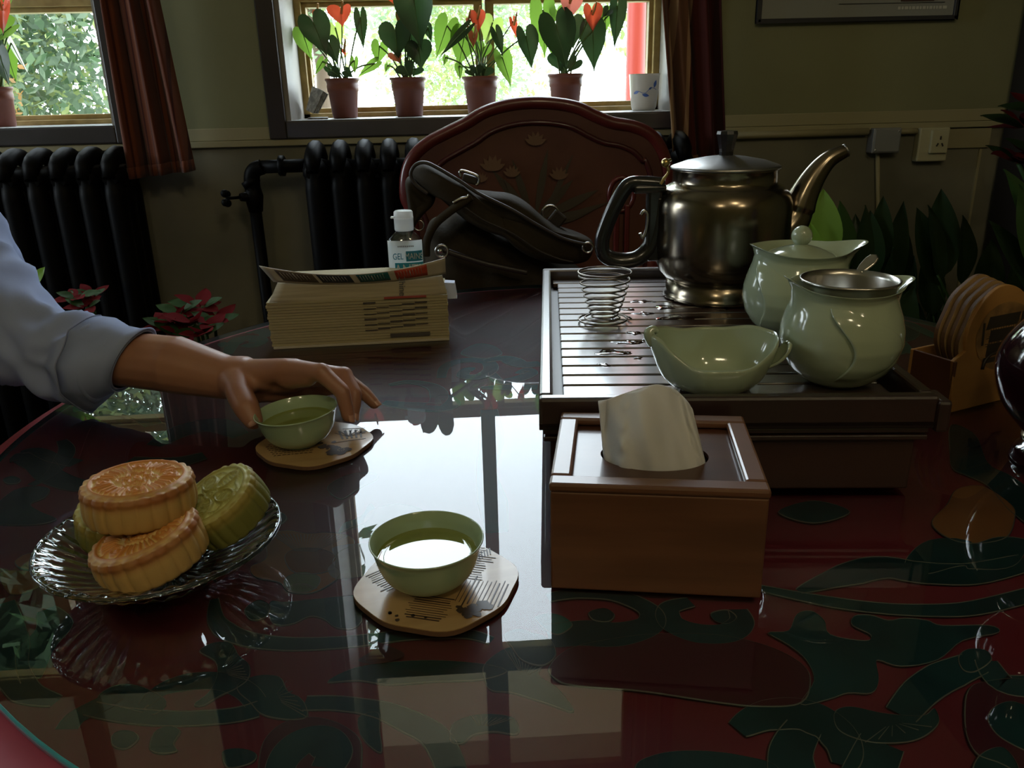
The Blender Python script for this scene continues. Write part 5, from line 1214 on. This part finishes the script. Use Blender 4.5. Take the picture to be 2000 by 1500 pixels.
def cake_mat(name, top, groove, side, burnt):
    m = bpy.data.materials.new(name); m.use_nodes = True; nt = m.node_tree; N = nt.nodes; L = nt.links; b = N['Principled BSDF']; b.inputs['Roughness'].default_value = .55
    b.inputs['Subsurface Weight'].default_value = .08; b.inputs['Subsurface Radius'].default_value = (.01,.005,.002)
    at = N.new('ShaderNodeAttribute'); at.attribute_name = 'relief'; at.attribute_type = 'GEOMETRY'
    sp = N.new('ShaderNodeSeparateColor'); L.new(at.outputs['Color'], sp.inputs[0])
    def mix(f, a, b_):
        x = N.new('ShaderNodeMix'); x.data_type = 'RGBA'; L.new(f, x.inputs[0])
        for i, s in ((6, a), (7, b_)):
            if isinstance(s, tuple): x.inputs[i].default_value = (*s, 1)
            else: L.new(s, x.inputs[i])
        return x.outputs[2]
    c1 = mix(sp.outputs[0], groove, top); c2 = mix(sp.outputs[1], side, c1); 
    nz = N.new('ShaderNodeTexNoise'); nz.inputs['Scale'].default_value = 35; tc = N.new('ShaderNodeTexCoord'); L.new(tc.outputs['Object'], nz.inputs[0])
    mu = N.new('ShaderNodeMath'); mu.operation = 'MULTIPLY'; L.new(sp.outputs[2], mu.inputs[0]); mr = N.new('ShaderNodeMapRange'); mr.inputs[1].default_value = .3; mr.inputs[2].default_value = .6; mr.inputs[3].default_value = .55; L.new(nz.outputs[0], mr.inputs[0]); L.new(mr.outputs[0], mu.inputs[1])
    c3 = mix(mu.outputs[0], c2, burnt); L.new(c3, b.inputs['Base Color'])
    bp = N.new('ShaderNodeBump'); bp.inputs['Strength'].default_value = .25; bp.inputs['Distance'].default_value = .001; n2 = N.new('ShaderNodeTexNoise'); n2.inputs['Scale'].default_value = 300; L.new(tc.outputs['Object'], n2.inputs[0]); L.new(n2.outputs[0], bp.inputs['Height']); L.new(bp.outputs[0], b.inputs['Normal'])
    return m
def relief(x, y, style):
    """moulded pattern height 0..1 at unit-disc position"""
    r = math.hypot(x, y); t = math.atan2(y, x); h = 0
    def line(d, w): return math.exp(-(d/w)**2)
    if r > .97: return 0
    h = max(h, line(r-.86, .035))
    if style == 0:
        # central flower
        h = max(h, line(r-.05, .035)); fl = .20+.05*cos(6*t); h = max(h, line(r-fl, .035)); h = max(h, line(r-(.32+.05*cos(6*t+.5)), .025)*.8)
        # four fan leaves with ribs
        for k in range(4):
            a = pi/4+k*pi/2; d = (t-a+pi) % (2*pi)-pi
            if abs(d) < .50 and .42 < r < .80:
                q = (r-.42)/.38; h = max(h, (.5+.5*cos(d*38))*smooth(0,.15,q)*(1-smooth(.85,1,q))*.95)
            h = max(h, line(abs(d)-.52, .03)*smooth(.38,.45,r)*(1-smooth(.80,.84,r)))
        for k in range(4):
            a = k*pi/2; cx, cy = .60*cos(a), .60*sin(a); rr = math.hypot(x-cx, y-cy); h = max(h, line(rr-.12, .03), line(rr-.02,.04)*.9, line(rr-.06*(1+.3*sin(5*t)),.02)*.7)
    else:
        for k in range(5):
            a = k*2*pi/5+.3; cx, cy = .48*cos(a), .48*sin(a); dx, dy = x-cx, y-cy; u = dx*cos(a)+dy*sin(a); v = -dx*sin(a)+dy*cos(a)
            e = math.hypot(u/1.5, v/1.0); h = max(h, line(e-.19, .03)); 
            if e < .18: h = max(h, (.5+.5*cos(u*75))*.8)
        h = max(h, line(r-.16, .04), line(r-.05, .04), line(r-(.68+.05*sin(7*t)), .03)*.8)
        h = max(h, line(abs(sin(2.5*t+2.4*r))-.02, .08)*smooth(.2,.35,r)*(1-smooth(.8,.85,r))*.6)
    return min(1, h)
def mooncake(label, c, rot, R, H, m, style, lobes=22, zrot=0):
    Mx = Matrix.Rotation(rot[0], 3, 'X') @ Matrix.Rotation(rot[1], 3, 'Y') @ Matrix.Rotation(zrot, 3, 'Z')
    T = thing('mooncake', label, 'mooncake', c, 0, 'mooncakes on the glass dish', R=Mx)
    NU, NT = 176, 52; cols = []
    ns_ = 16
    def fn(i, j):
        th = 2*pi*i/NU; lob = 1+.040*abs(cos(lobes/2*th))**.6-.028
        if j < 4:   # underside
            r = R*.95*j/4; return (r, 0, 0, 0, 0, lob if j == 3 else 1)
        if j < 4+ns_:
            q = (j-4)/(ns_-1); rr = R*(.955+.045*max(0,sin(pi*min(1, q*1.15)))**.6) if q < .85 else R*lerp(1.0, .965, ((q-.85)/.15)**1.5); zz = H*(.97*q)
            return (rr, zz, 0, 0, .9*smooth(.60,.88,q), lob)
        q = (j-4-ns_)/(NT-5-ns_+0.0); r = R*.955*(1-q)
        u_ = r/(R*.955); rim = smooth(.86,.93,u_); h = relief(u_*cos(th), u_*sin(th), style)
        edge = .5+.5*cos(lobes*th); 
        zz = H*(.975)+H*.02*(1-u_*u_)+.0036*h+rim*.0012*(.4+.6*edge) - .0016*smooth(.80,.86,u_)*(1-smooth(.86,.92,u_))*0
        return (r, zz, smooth(.15,.55,h), 1, max(.45*rim+.4*rim*edge, .55*smooth(.80,.97,u_), h*.55*(.3+.7*u_)), 1 if u_ < .9 else lerp(1, lob, (u_-.9)/.1))
    vs = []; 
    for i in range(NU):
        for j in range(NT):
            r, z, a, b_, c_, lo_ = fn(i, j); th = 2*pi*i/NU; vs.append(Vector((r*lo_*cos(th), r*lo_*sin(th), z))); cols.append((a, b_, c_, 1))
    fs = [(i*NT+j, ((i+1)%NU)*NT+j, ((i+1)%NU)*NT+j+1, i*NT+j+1) for i in range(NU) for j in range(NT-1)]
    me = bpy.data.meshes.new('cake'); me.from_pydata([tuple(v) for v in vs], [], fs); me.update(); me.polygons.foreach_set('use_smooth', [True]*len(fs))
    ca = me.color_attributes.new('relief', 'FLOAT_COLOR', 'POINT'); ca.data.foreach_set('color', np.array(cols, dtype=np.float32).ravel())
    me.materials.append(m); o = bpy.data.objects.new('cake', me); COL.objects.link(o); o.parent = T
    return T
gm1 = cake_mat('golden_pastry', (.62,.25,.045), (.72,.52,.20), (.50,.31,.10), (.34,.105,.025))
gm2 = cake_mat('green_pastry', (.29,.30,.075), (.50,.54,.22), (.17,.165,.03), (.36,.27,.06))
zb2 = DC.z+.0145
mooncake('golden mooncake lying flat on top of the others', Vector((-.268, .603, .8110)), (radians(-2), radians(1)), .0425, .0275, gm1, 0, zrot=.3)
mooncake('golden mooncake leaning at the front of the dish', Vector((-.252, .576, .7790)), (radians(2), radians(-14)), .0425, .0280, gm1, 0, zrot=1.1)
mooncake('pale green mooncake leaning at the right of the dish', Vector((-.206, .632, .7860)), (radians(16), radians(-24)), .0370, .029, gm2, 1, zrot=.4)
mooncake('olive green mooncake half hidden at the left of the dish', Vector((-.293, .625, .7770)), (radians(6), radians(8)), .0390, .029, gm2, 1, zrot=2.0)

# ------------------------------------------------------------------ coaster holder at the right
a = PZ(1858, 806); b = PZ(2000, 770); ax = (b-a).normalized(); rzh = math.atan2(ax.y, ax.x)
T = thing('coaster_holder', 'light wooden coaster holder with an engraved arched front, right of the tea tray', 'coaster holder', a, rzh)
lw = mat('light_holder_wood', (.40,.20,.055), .45, var=((.33,.155,.04), 6, 5), stretch=(1,1,5))
lwd = mat('brown_holder_wood', (.12,.045,.02), .45, var=((.08,.03,.015), 8, 5))
Wh = .155
def hl_(mb): return L_(mb, T)
fo = [(0,0),(Wh,0),(Wh,.062)]
for k in range(25):
    t = lerp(-.15, pi+.15, k/24); fo.append((Wh/2+.005+.062*cos(t)*(1+.03*cos(4*t)), .078+.058*sin(t)*(1+.03*cos(4*t))))
fo.append((0,.062))
fo = [(0,0),(Wh,0),(Wh,.060)]+[(x, z) for x, z in fo[3:-1]]+[(0.0,.060)]
leanf = lambda x, z, h: (x, h+z*.12, z)
fp = hl_(MB().prism(fo, 0, .005, leanf)).build('front_panel', lw, T, bevel=.0008)
hl_(MB().box2((0,.005,0), (.004,.062,.060), )).build('side_wall', lwd, T, bevel=.001)
hl_(MB().box2((Wh-.004,.005,0), (Wh,.062,.060))).build('side_wall', lwd, T, bevel=.001)
hl_(MB().box2((0,.062,0), (Wh,.066,.060))).build('rear_wall', lw, T, bevel=.001)
hl_(MB().box2((.004,.005,.001), (Wh-.004,.062,.004))).build('base', lwd, T)
# engraved picture: oval with dark timbered building and bridge arch
mb = MB(); ocx, ocz = Wh/2+.008, .078; R_ = random.Random(9)
def fp3(x, z, k=0): return Vector((x, -.0006-k*.0003+z*.12, z))
def quad(mb, x0, z0, x1, z1, sh=0, k=0): mb.add([fp3(x0,z0,k), fp3(x1,z0,k), fp3(x1+sh,z1,k), fp3(x0+sh,z1,k)], [(0,1,2,3)])
oval = [(ocx+.050*cos(2*pi*k/40)*(1+.03*R_.random()), ocz+.040*sin(2*pi*k/40)) for k in range(40)]
hl_(MB().add([fp3(x, z, .3) for x, z in oval], [tuple(range(40))])).build('picture_ground', mat('engraving_mid', (.16,.085,.03), .5, var=((.30,.16,.05), 40, 6)), fp)
for (x0,z0,x1,z1,sh) in ((-.035,.012,.020,.026,.006),(-.030,-.004,.010,.010,.004),(-.034,-.020,-.004,-.006,.003),(.020,-.004,.028,.026,.008),(-.038,-.028,.012,-.022,0),(.004,-.022,.016,-.002,.006),(-.042,-.006,-.038,.020,.002),(.0,-.034,.02,-.026,0)):
    quad(mb, ocx+x0, ocz+z0, ocx+x1, ocz+z1, sh, 1)
for i in range(26):
    x = R_.uniform(-.038,.034); z = R_.uniform(-.026,.022); quad(mb, ocx+x, ocz+z, ocx+x+R_.uniform(.001,.010), ocz+z+.0008, .0, 1.4)
for i in range(16):
    x = lerp(-.03,.036,i/15); quad(mb, ocx+x, ocz-.016+.0*i, ocx+x+.0009, ocz+.018, .004, 1.2)
arc = [(ocx-.018+.020*cos(t), ocz-.034+.017*sin(t)) for t in np.linspace(0, pi, 14)]
mb.tube([fp3(x, z, 3) for x, z in arc], .0018, 6)
hl_(mb).build('engraving', mat('engraving_dark', (.022,.014,.010), .5), fp)
HOLD = T
for i in range(4):
    Mh = Matrix.Rotation(rzh, 3, 'Z') @ Matrix.Rotation(radians(83-i*.0), 3, 'X')
    c_ = WM[T.name] @ Vector((Wh/2+.003, .018+i*.0095, .070+.002*i))
    coaster('coaster', ('bamboo coaster standing in the holder directly behind its front', 'second bamboo coaster from the front in the holder', 'third bamboo coaster from the front in the holder', 'rearmost bamboo coaster standing in the holder')[i], c_, 0, .0655, 'coasters standing in the wooden holder', R=Mh, th_=.0055)

# ------------------------------------------------------------------ gourd vase at the right edge
VC = Vector((.585, .712, .7605))
T = thing('gourd_vase', 'dark glossy double gourd vase at the right edge of the table', 'vase', VC)
vp = [(0,0),(.042,0),(.045,.004),(.043,.012),(.036,.018),(.034,.024),(.042,.034),(.058,.052),(.068,.072),(.0725,.094),(.069,.116),(.056,.138),(.038,.156),(.026,.168),(.024,.176),(.030,.188),(.040,.204),(.044,.222),(.041,.240),(.030,.258),(.018,.272),(.013,.290),(.013,.312),(.018,.322),(.016,.324),(.010,.316),(0,.30)]
vq = spline([Vector((r, z, 0)) for r, z in vp], 3)
L_(MB().lathe([(max(0, v.x), v.y) for v in vq], 72), T).build('body', mat('aubergine_glaze', (.035,.008,.014), .10, coat=.8, var=((.02,.006,.012), 6, 4)), T)
L_(MB().lathe([(.0245,.170),(.029,.171),(.029,.175),(.0245,.177)], 40), T).build('neck_ring', mat('brass_ring', (.5,.42,.3), .25, 1), T)
L_(MB().lathe([(.034,.020),(.0385,.021),(.0385,.025),(.035,.027)], 40), T).build('foot_ring', MATS['brass_ring'], T)

# ------------------------------------------------------------------ the seated person
skin = mat('skin', (.36,.17,.10), .45, sub=.12, var=((.31,.14,.085), 20, 4), bump=(140,.12,.0006))
def remesh_obj(parts, name, m, parent, voxel, smooth_it=3, post=None, frac=1.):
    """parts: capsules (a, b, ra, rb) unioned into one continuous surface"""
    mb = MB()
    for (a, b, ra, rb) in parts:
        a = Vector(a); b = Vector(b); d = b-a; n = 8; L = d.length
        if L < 1e-5: mb.ball(a, ra); continue
        pts = [a-d.normalized()*ra*x for x in (.98,.8,.45)]; rr = [ra*math.sqrt(max(.02,1-x*x)) for x in (.98,.8,.45)]
        for k in range(n+1): pts.append(a+d*(k/n)); rr.append(lerp(ra, rb, k/n))
        for x in (.45,.8,.98): pts.append(b+d.normalized()*rb*x); rr.append(rb*math.sqrt(max(.02,1-x*x)))
        mb.tube(pts, rr, 16)
    me = bpy.data.meshes.new(name); me.from_pydata([tuple(v) for v in mb.v], [], mb.f); me.update()
    tmp = bpy.data.objects.new('tmp', me); COL.objects.link(tmp)
    r = tmp.modifiers.new('r', 'REMESH'); r.mode = 'VOXEL'; r.voxel_size = voxel; r.use_smooth_shade = True
    s = tmp.modifiers.new('s', 'SMOOTH'); s.iterations = smooth_it; s.factor = .5
    dg_ = bpy.context.evaluated_depsgraph_get(); me2 = bpy.data.meshes.new_from_object(tmp.evaluated_get(dg_)); bpy.data.objects.remove(tmp)
    if post:
        for v in me2.vertices: v.co = post(v.co)
    if parent is not None: me2.transform(WM[parent.name].inverted())
    me2.materials.clear(); me2.materials.append(m); me2.polygons.foreach_set('use_smooth', [True]*len(me2.polygons)); me2.name = name
    o = bpy.data.objects.new(name, me2); COL.objects.link(o)
    if parent is not None: o.parent = parent; WM[o.name] = WM[parent.name]
    return o
PERS = thing('person', 'seated person in a light blue shirt reaching from the left to hold a tea cup', 'person', (-.95, 1.05, 0))
def q_(x, y, Y): return PY(x, y, Y)
wr = q_(445, 738, .915); ma = q_(340, 712, .935); el = Vector((-.52, 1.0, .835)); sh_ = Vector((-.80, 1.20, 1.02))
wr2 = q_(470, 735, .912)
Imc = q_(560, 722, .885); Ipip = q_(628, 728, .862); Idip = q_(669, 765, .848); Itip = q_(680, 812, .842)
Mmc = q_(575, 722, .905); Mpip = q_(672, 735, .892); Mdip = q_(692, 770, .872); Mtip = q_(690, 808, .862)
Rmc = q_(572, 724, .925); Rpip = q_(676, 742, .925); Rdip = q_(712, 768, .918); Rtip = q_(731, 788, .912)
Pmc = q_(560, 728, .945); Ppip = q_(645, 748, .950); Pdip = q_(672, 768, .945); Ptip = q_(690, 785, .940)
T1 = q_(468, 748, .895); T2_ = q_(468, 770, .872); T3 = q_(482, 797, .852); T4 = q_(494, 820, .842)
h = []
h += [(el, ma, .033, .0335), (ma, wr, .0345, .0255), (wr, wr2, .0255, .024)]
h += [(wr+Vector((0,.012,0)), wr2+Vector((0,.014,0)), .022, .020), (ma+Vector((0,.008,.0)), wr+Vector((0,.010,0)), .030, .021)]
for a_, r0, r1 in ((Imc, .019, .0135), (Mmc, .020, .0135), (Rmc, .019, .0125), (Pmc, .018, .0115)): h.append((wr2+(a_-wr2)*.05, a_, r0, r1))
h += [(lerp(wr2, Imc, .5)+Vector((0,0,-.006)), lerp(wr2, Mmc, .9)+Vector((0,0,-.006)), .016, .012), (Imc, Mmc, .012, .012), (Mmc, Rmc, .012, .012), (Rmc, Pmc, .012, .011)]
for chain, rs_ in (((Imc, Ipip, Idip, Itip), (.0125,.0102,.0088,.0074)), ((Mmc, Mpip, Mdip, Mtip), (.0125,.0104,.0090,.0076)), ((Rmc, Rpip, Rdip, Rtip), (.0118,.0096,.0084,.0070)), ((Pmc, Ppip, Pdip, Ptip), (.0105,.0084,.0074,.0062))):
    for k in range(3): h.append((chain[k], chain[k+1], rs_[k], rs_[k+1]))
    for k in (1,): h.append((chain[k], chain[k]+Vector((0,0,.0008)), rs_[k]*1.05, rs_[k]*1.05))
h += [(wr2, T1, .020, .0180), (T1, T2_, .0182, .0152), (T2_, T3, .0150, .0142), (T3, T4, .0142, .0110)]
dn = Vector((0,0,-1))
h += [(wr2+Vector((.004,.016,-.014)), lerp(Rmc, Pmc, .5)+dn*.026, .020, .0155), (wr2+Vector((.006,.004,-.016)), Mmc+Vector((.0,.012,-.028)), .018, .014), (lerp(Mmc, Pmc, .6)+dn*.022, lerp(Rmc, Rpip, .75)+dn*.010, .0150, .0110)]
h += [(wr2+Vector((.012,.004,-.008)), lerp(Imc, Mmc, .6)+dn*.014, .018, .0135), (wr2+Vector((.012,.022,-.006)), lerp(Mmc, Rmc, .8)+dn*.014, .018, .0135), (Imc+dn*.010, lerp(Imc, Ipip, .6)+dn*.006, .0130, .0115), (Mmc+dn*.010, lerp(Mmc, Mpip, .6)+dn*.004, .0130, .0110)]
h += [(wr+Vector((.008,-.004,.0)), lerp(T1, T2_, .55), .0235, .0165), (lerp(wr, wr2, .5), T1, .023, .018)]
h += [(T1, lerp(wr2, Imc, .55), .012, .010), (lerp(T1, T2_, .6), lerp(wr2, Imc, .62)+Vector((0,0,-.006)), .008, .008)]
# rest of the body in the same continuous surface
hip = Vector((-.98, 1.04, .50)); ch = Vector((-.93, 1.03, .86)); nk = Vector((-.90, 1.03, 1.10)); hd_ = Vector((-.865, 1.03, 1.235))
b = [(el, sh_, .034, .042), (sh_, nk+Vector((0,.03,-.04)), .042, .040), (hip, ch, .13, .12), (ch+Vector((0,.10,.08)), ch+Vector((0,-.10,.08)), .085, .085), (nk-Vector((0,0,.06)), nk+Vector((0,0,.04)), .058, .054),
     (hd_+Vector((-.01,0,.02)), hd_+Vector((.015,0,-.035)), .082, .060), (hd_+Vector((.065,0,-.01)), hd_+Vector((.085,0,-.025)), .010, .013), (hd_+Vector((.05,0,-.085)), hd_+Vector((.03,0,-.07)), .028, .04)]
sr = Vector((-.86, .84, 1.00)); er = Vector((-.72, .80, .76)); wrr = Vector((-.66, .92, .62))
b += [(nk+Vector((0,-.03,-.04)), sr, .040, .042), (sr, er, .040, .034), (er, wrr, .036, .026), (wrr, wrr+Vector((.05,.05,-.03)), .024, .020)]
hips = hip
for s in (-1, 1):
    kn = Vector((-.56, 1.04+s*.12, .50)); an = Vector((-.55, 1.04+s*.13, .09)); b += [(hip+Vector((0,s*.08,-.0)), kn, .082, .055), (kn, an, .052, .035), (an, an+Vector((.14,0,-.045)), .035, .028)]
for k in range(4):
    c_ = wrr+Vector((.05,.05,-.03)); b.append((c_, c_+Vector((.05,.012*(k-1.5)+.02,-.02)), .009, .007))
b.append((wrr+Vector((.02,.02,-.01)), wrr+Vector((.05,-.01,.0)), .011,.008))
remesh_obj(h+b, 'body', skin, PERS, .0026, 3)
# fingernails
nm_ = mat('fingernail', (.50,.27,.20), .25, coat=.3)
def nail(tip, prev, up, r):
    d = (tip-prev).normalized(); n = (up-d*up.dot(d)).normalized(); s = d.cross(n)
    c_ = tip+d*(r*.15)+n*(r*.90)
    MB().grid(lambda u, v: c_+s*((u-.5)*r*1.35)+d*((v-.5)*r*1.9*(1-.3*(2*u-1)**2))-n*(r*.30*(2*u-1)**2)-n*(r*.12*(v-.3)**2), 7, 6).build('fingernail', nm_, PERS, solid=.0006)
nail(Rtip, Rdip, Vector((.5,-.3,1)), .0070); nail(Itip, Idip, Vector((1,-.6,.2)), .0074); nail(T4, T3, Vector((.2,-1,.3)), .0102); nail(Mtip, Mdip, Vector((1,-.2,.3)), .0076); nail(Ptip, Pdip, Vector((.4,.2,1)), .0062)
# face and hair
hair = mat('dark_hair', (.02,.014,.01), .6, bump=(200,.5))
remesh_obj([(hd_+Vector((-.03,0,.045)), hd_+Vector((.005,0,.05)), .083, .072), (hd_+Vector((-.055,0,.0)), hd_+Vector((-.05,0,-.03)), .06, .045), (hd_+Vector((-.02,.055,.02)), hd_+Vector((-.02,.055,-.01)), .03, .02), (hd_+Vector((-.02,-.055,.02)), hd_+Vector((-.02,-.055,-.01)), .03, .02)], 'hair', hair, PERS, .006, 2)
for s in (-1, 1):
    MB().ball(hd_+Vector((.066, s*.028, .008)), .0105).build('eye', mat('eye_white', (.7,.7,.68), .2), PERS)
    MB().ball(hd_+Vector((.0745, s*.028, .007)), .0045).build('iris', mat('eye_dark', (.02,.012,.01), .1), PERS)
    MB().ball(hd_+Vector((-.012, s*.082, -.005)), .020, (.6,.3,1)).build('ear', skin, PERS)
    MB().tube([hd_+Vector((.070,s*.042,.024)), hd_+Vector((.078,s*.028,.028)), hd_+Vector((.080,s*.014,.025))], .003, 6).build('eyebrow', hair, PERS)
MB().tube([hd_+Vector((.070,-.022,-.056)), hd_+Vector((.081,0,-.058)), hd_+Vector((.070,.022,-.056))], [.003,.005,.003], 8).build('lips', mat('lips', (.35,.10,.08), .4), PERS)
# shirt: sleeve loft with open cuff, torso loft
shirt = mat('blue_cotton_shirt', (.33,.39,.60), .8, spec=.2, bump=(400,.15,.0005), transl=.12)
cc = (q_(300,650,.96)+q_(222,768,.96))/2
def sleeve(cl, rad, seg=72, cuff=0., cut=None):
    cl = spline(cl, 14); n = len(cl); rr = []
    for i in range(n):
        u = i/(n-1)*(len(rad)-1); k = min(int(u), len(rad)-2); rr.append((lerp(rad[k][0], rad[k+1][0], u-k), lerp(rad[k][1], rad[k+1][1], u-k)))
    def fn(u, v):
        i = v*(n-1); j = min(int(round(i)), n-1); p = cl[j]; t = (cl[min(j+1,n-1)]-cl[max(j-1,0)]).normalized()
        up = Vector((0,0,1)); up = (up-t*up.dot(t)).normalized(); s = t.cross(up); a = 2*pi*u; ra, rb = rr[j]
        q = p+up*(ra*cos(a))+s*(rb*sin(a))
        # wrinkles: folds run obliquely round the sleeve
        w = noise.noise(Vector((q.x*11+q.z*9, q.y*10, q.z*13-q.x*6)))*.016+(.5-abs(noise.noise(Vector((q.x*22+q.z*16, q.y*14+2, q.z*20-q.x*12)))))*.013
        w2 = math.sin(v*46+3*sin(a)+2*noise.noise(q*9))*.0022*smooth(.04,.2,v)
        k = smooth(0,.12,v)*.9+.1
        d = (up*cos(a)+s*sin(a)); 
        q = q - t*(.020*cos(a)*(1-smooth(0,.22,v))*cuff)
        return q+d*((w*1.5+w2)*k)
    return MB().grid(fn, seg, n, cu=True), fn
S1, f1 = sleeve([q_(262,702,.955), q_(210,700,.965), q_(150,692,.98), q_(70,670,1.0), Vector((-.62,1.06,.875)), Vector((-.70,1.13,.95)), Vector((-.80,1.18,1.00)), Vector((-.86,1.14,1.03))],
 [(.0355,.036),(.0375,.039),(.043,.044),(.054,.050),(.080,.064),(.088,.070),(.085,.075),(.07,.07)], cuff=1.)
# slant the cuff opening as in the folded sleeve
for v in S1.v:
    pass
def tors(u, v):
    a = 2*pi*u; z = lerp(.50, 1.075, v); e = v
    rx = lerp(.145, .125, e) if e < .75 else lerp(.125, .062, ((e-.75)/.25)**1.3); ry = lerp(.185, .215, e) if e < .72 else lerp(.215, .070, ((e-.72)/.28)**1.1)
    x = -.955+.04*e; q = Vector((x+rx*cos(a), 1.03+ry*sin(a), z))
    w = noise.noise(Vector((q.x*9, q.y*9, q.z*6)))*.014+(.5-abs(noise.noise(Vector((q.x*14+q.z*8, q.y*12, q.z*9)))))*.010
    return q+Vector((cos(a), sin(a), 0))*w
S1.grid(tors, 96, 40, cu=True)
sb, f2 = sleeve([wrr.lerp(er, .4), er, er.lerp(sr, .5), sr, sr+Vector((-.03,.08,.02))], [(.046,.046),(.056,.056),(.062,.062),(.072,.07),(.06,.06)])
S1.v += []; n0 = len(S1.v); S1.v += sb.v; S1.f += [tuple(i+n0 for i in f) for f in sb.f]; S1.sm += sb.sm
SH = S1.build('shirt', shirt, PERS, solid=.0018)
# rolled cuff: a doubled band with a stitched edge
cuf = MB(); 
def cuffn(u, v):
    q = f1(u, v*.20); q0 = f1(u, .0); c = q_(262,705,.955)
    d = (q-c); return q+ (q-lerp(cl0, cl1, v)).normalized()*.0035
cl0 = q_(262,705,.955); cl1 = q_(222,705,.962)
cuf.grid(cuffn, 72, 5, cu=True); cuf.build('rolled_cuff', shirt, SH, solid=.002)
MB().tube([f1(k/72, .20)+(f1(k/72, .20)-cl1).normalized()*.0052 for k in range(72)], .0009, 5, closed=True).build('cuff_seam', mat('stitch_blue', (.22,.25,.38), .8), SH)
trou = mat('dark_trousers', (.02,.02,.028), .8)
tp_ = [(hip+Vector((0,0,.02)), hip+Vector((0,0,-.03)), .155, .15)]
for s in (-1, 1):
    kn = Vector((-.56, 1.04+s*.12, .50)); an = Vector((-.55, 1.04+s*.13, .13)); tp_ += [(hip+Vector((0,s*.08,0)), kn, .098, .072), (kn, an, .070, .055)]
remesh_obj(tp_, 'trousers', trou, PERS, .010, 3)
for s in (-1, 1):
    an = Vector((-.55, 1.04+s*.13, .06)); remesh_obj([(an-Vector((.04,0,.015)), an+Vector((.15,0,-.022)), .044, .036)], 'shoe', mat('black_shoe', (.015,.013,.012), .35), PERS, .006, 3)
T = thing('stool', 'dark round wooden stool under the seated person', 'stool', (-.98, 1.04, 0))
MB().lathe([(0,.335),(.18,.335),(.19,.345),(.19,.36),(.18,.368),(0,.368)], 40, (-.98,1.04,0)).build('seat', casem, T)
for k in range(4):
    a = k*pi/2+.7; MB().tube([(-.98+.17*cos(a), 1.04+.17*sin(a), 0), (-.98+.13*cos(a), 1.04+.13*sin(a), .34)], [.014,.018], 8).build('leg', casem, T)

# ------------------------------------------------------------------ ceiling lamps behind the viewer
for i, (x, y) in enumerate(((.55, -.9), (-.7, -1.6), (1.2, -1.9))):
    T = thing('ceiling_lamp', ('frosted glass ceiling lamp just behind the viewer', 'frosted ceiling lamp toward the left rear', 'frosted ceiling lamp toward the right rear')[i], 'lamp', (x, y, ZC), 0, 'ceiling lamps')
    MB().lathe([(0,ZC),(.06,ZC),(.06,ZC-.02),(.012,ZC-.03),(.010,ZC-.45)], 24, (x,y,0)).build('stem', MATS['brass'], T)
    MB().lathe([(.03,ZC-.44),(.09,ZC-.46),(.13,ZC-.53),(.12,ZC-.60),(.06,ZC-.65),(0,ZC-.66)], 32, (x,y,0)).build('glass_shade', mat('lamp_glass', (.9,.8,.55), .4, emit=((1,.84,.55), LAMP_W)), T)
print('objects', len(bpy.data.objects))
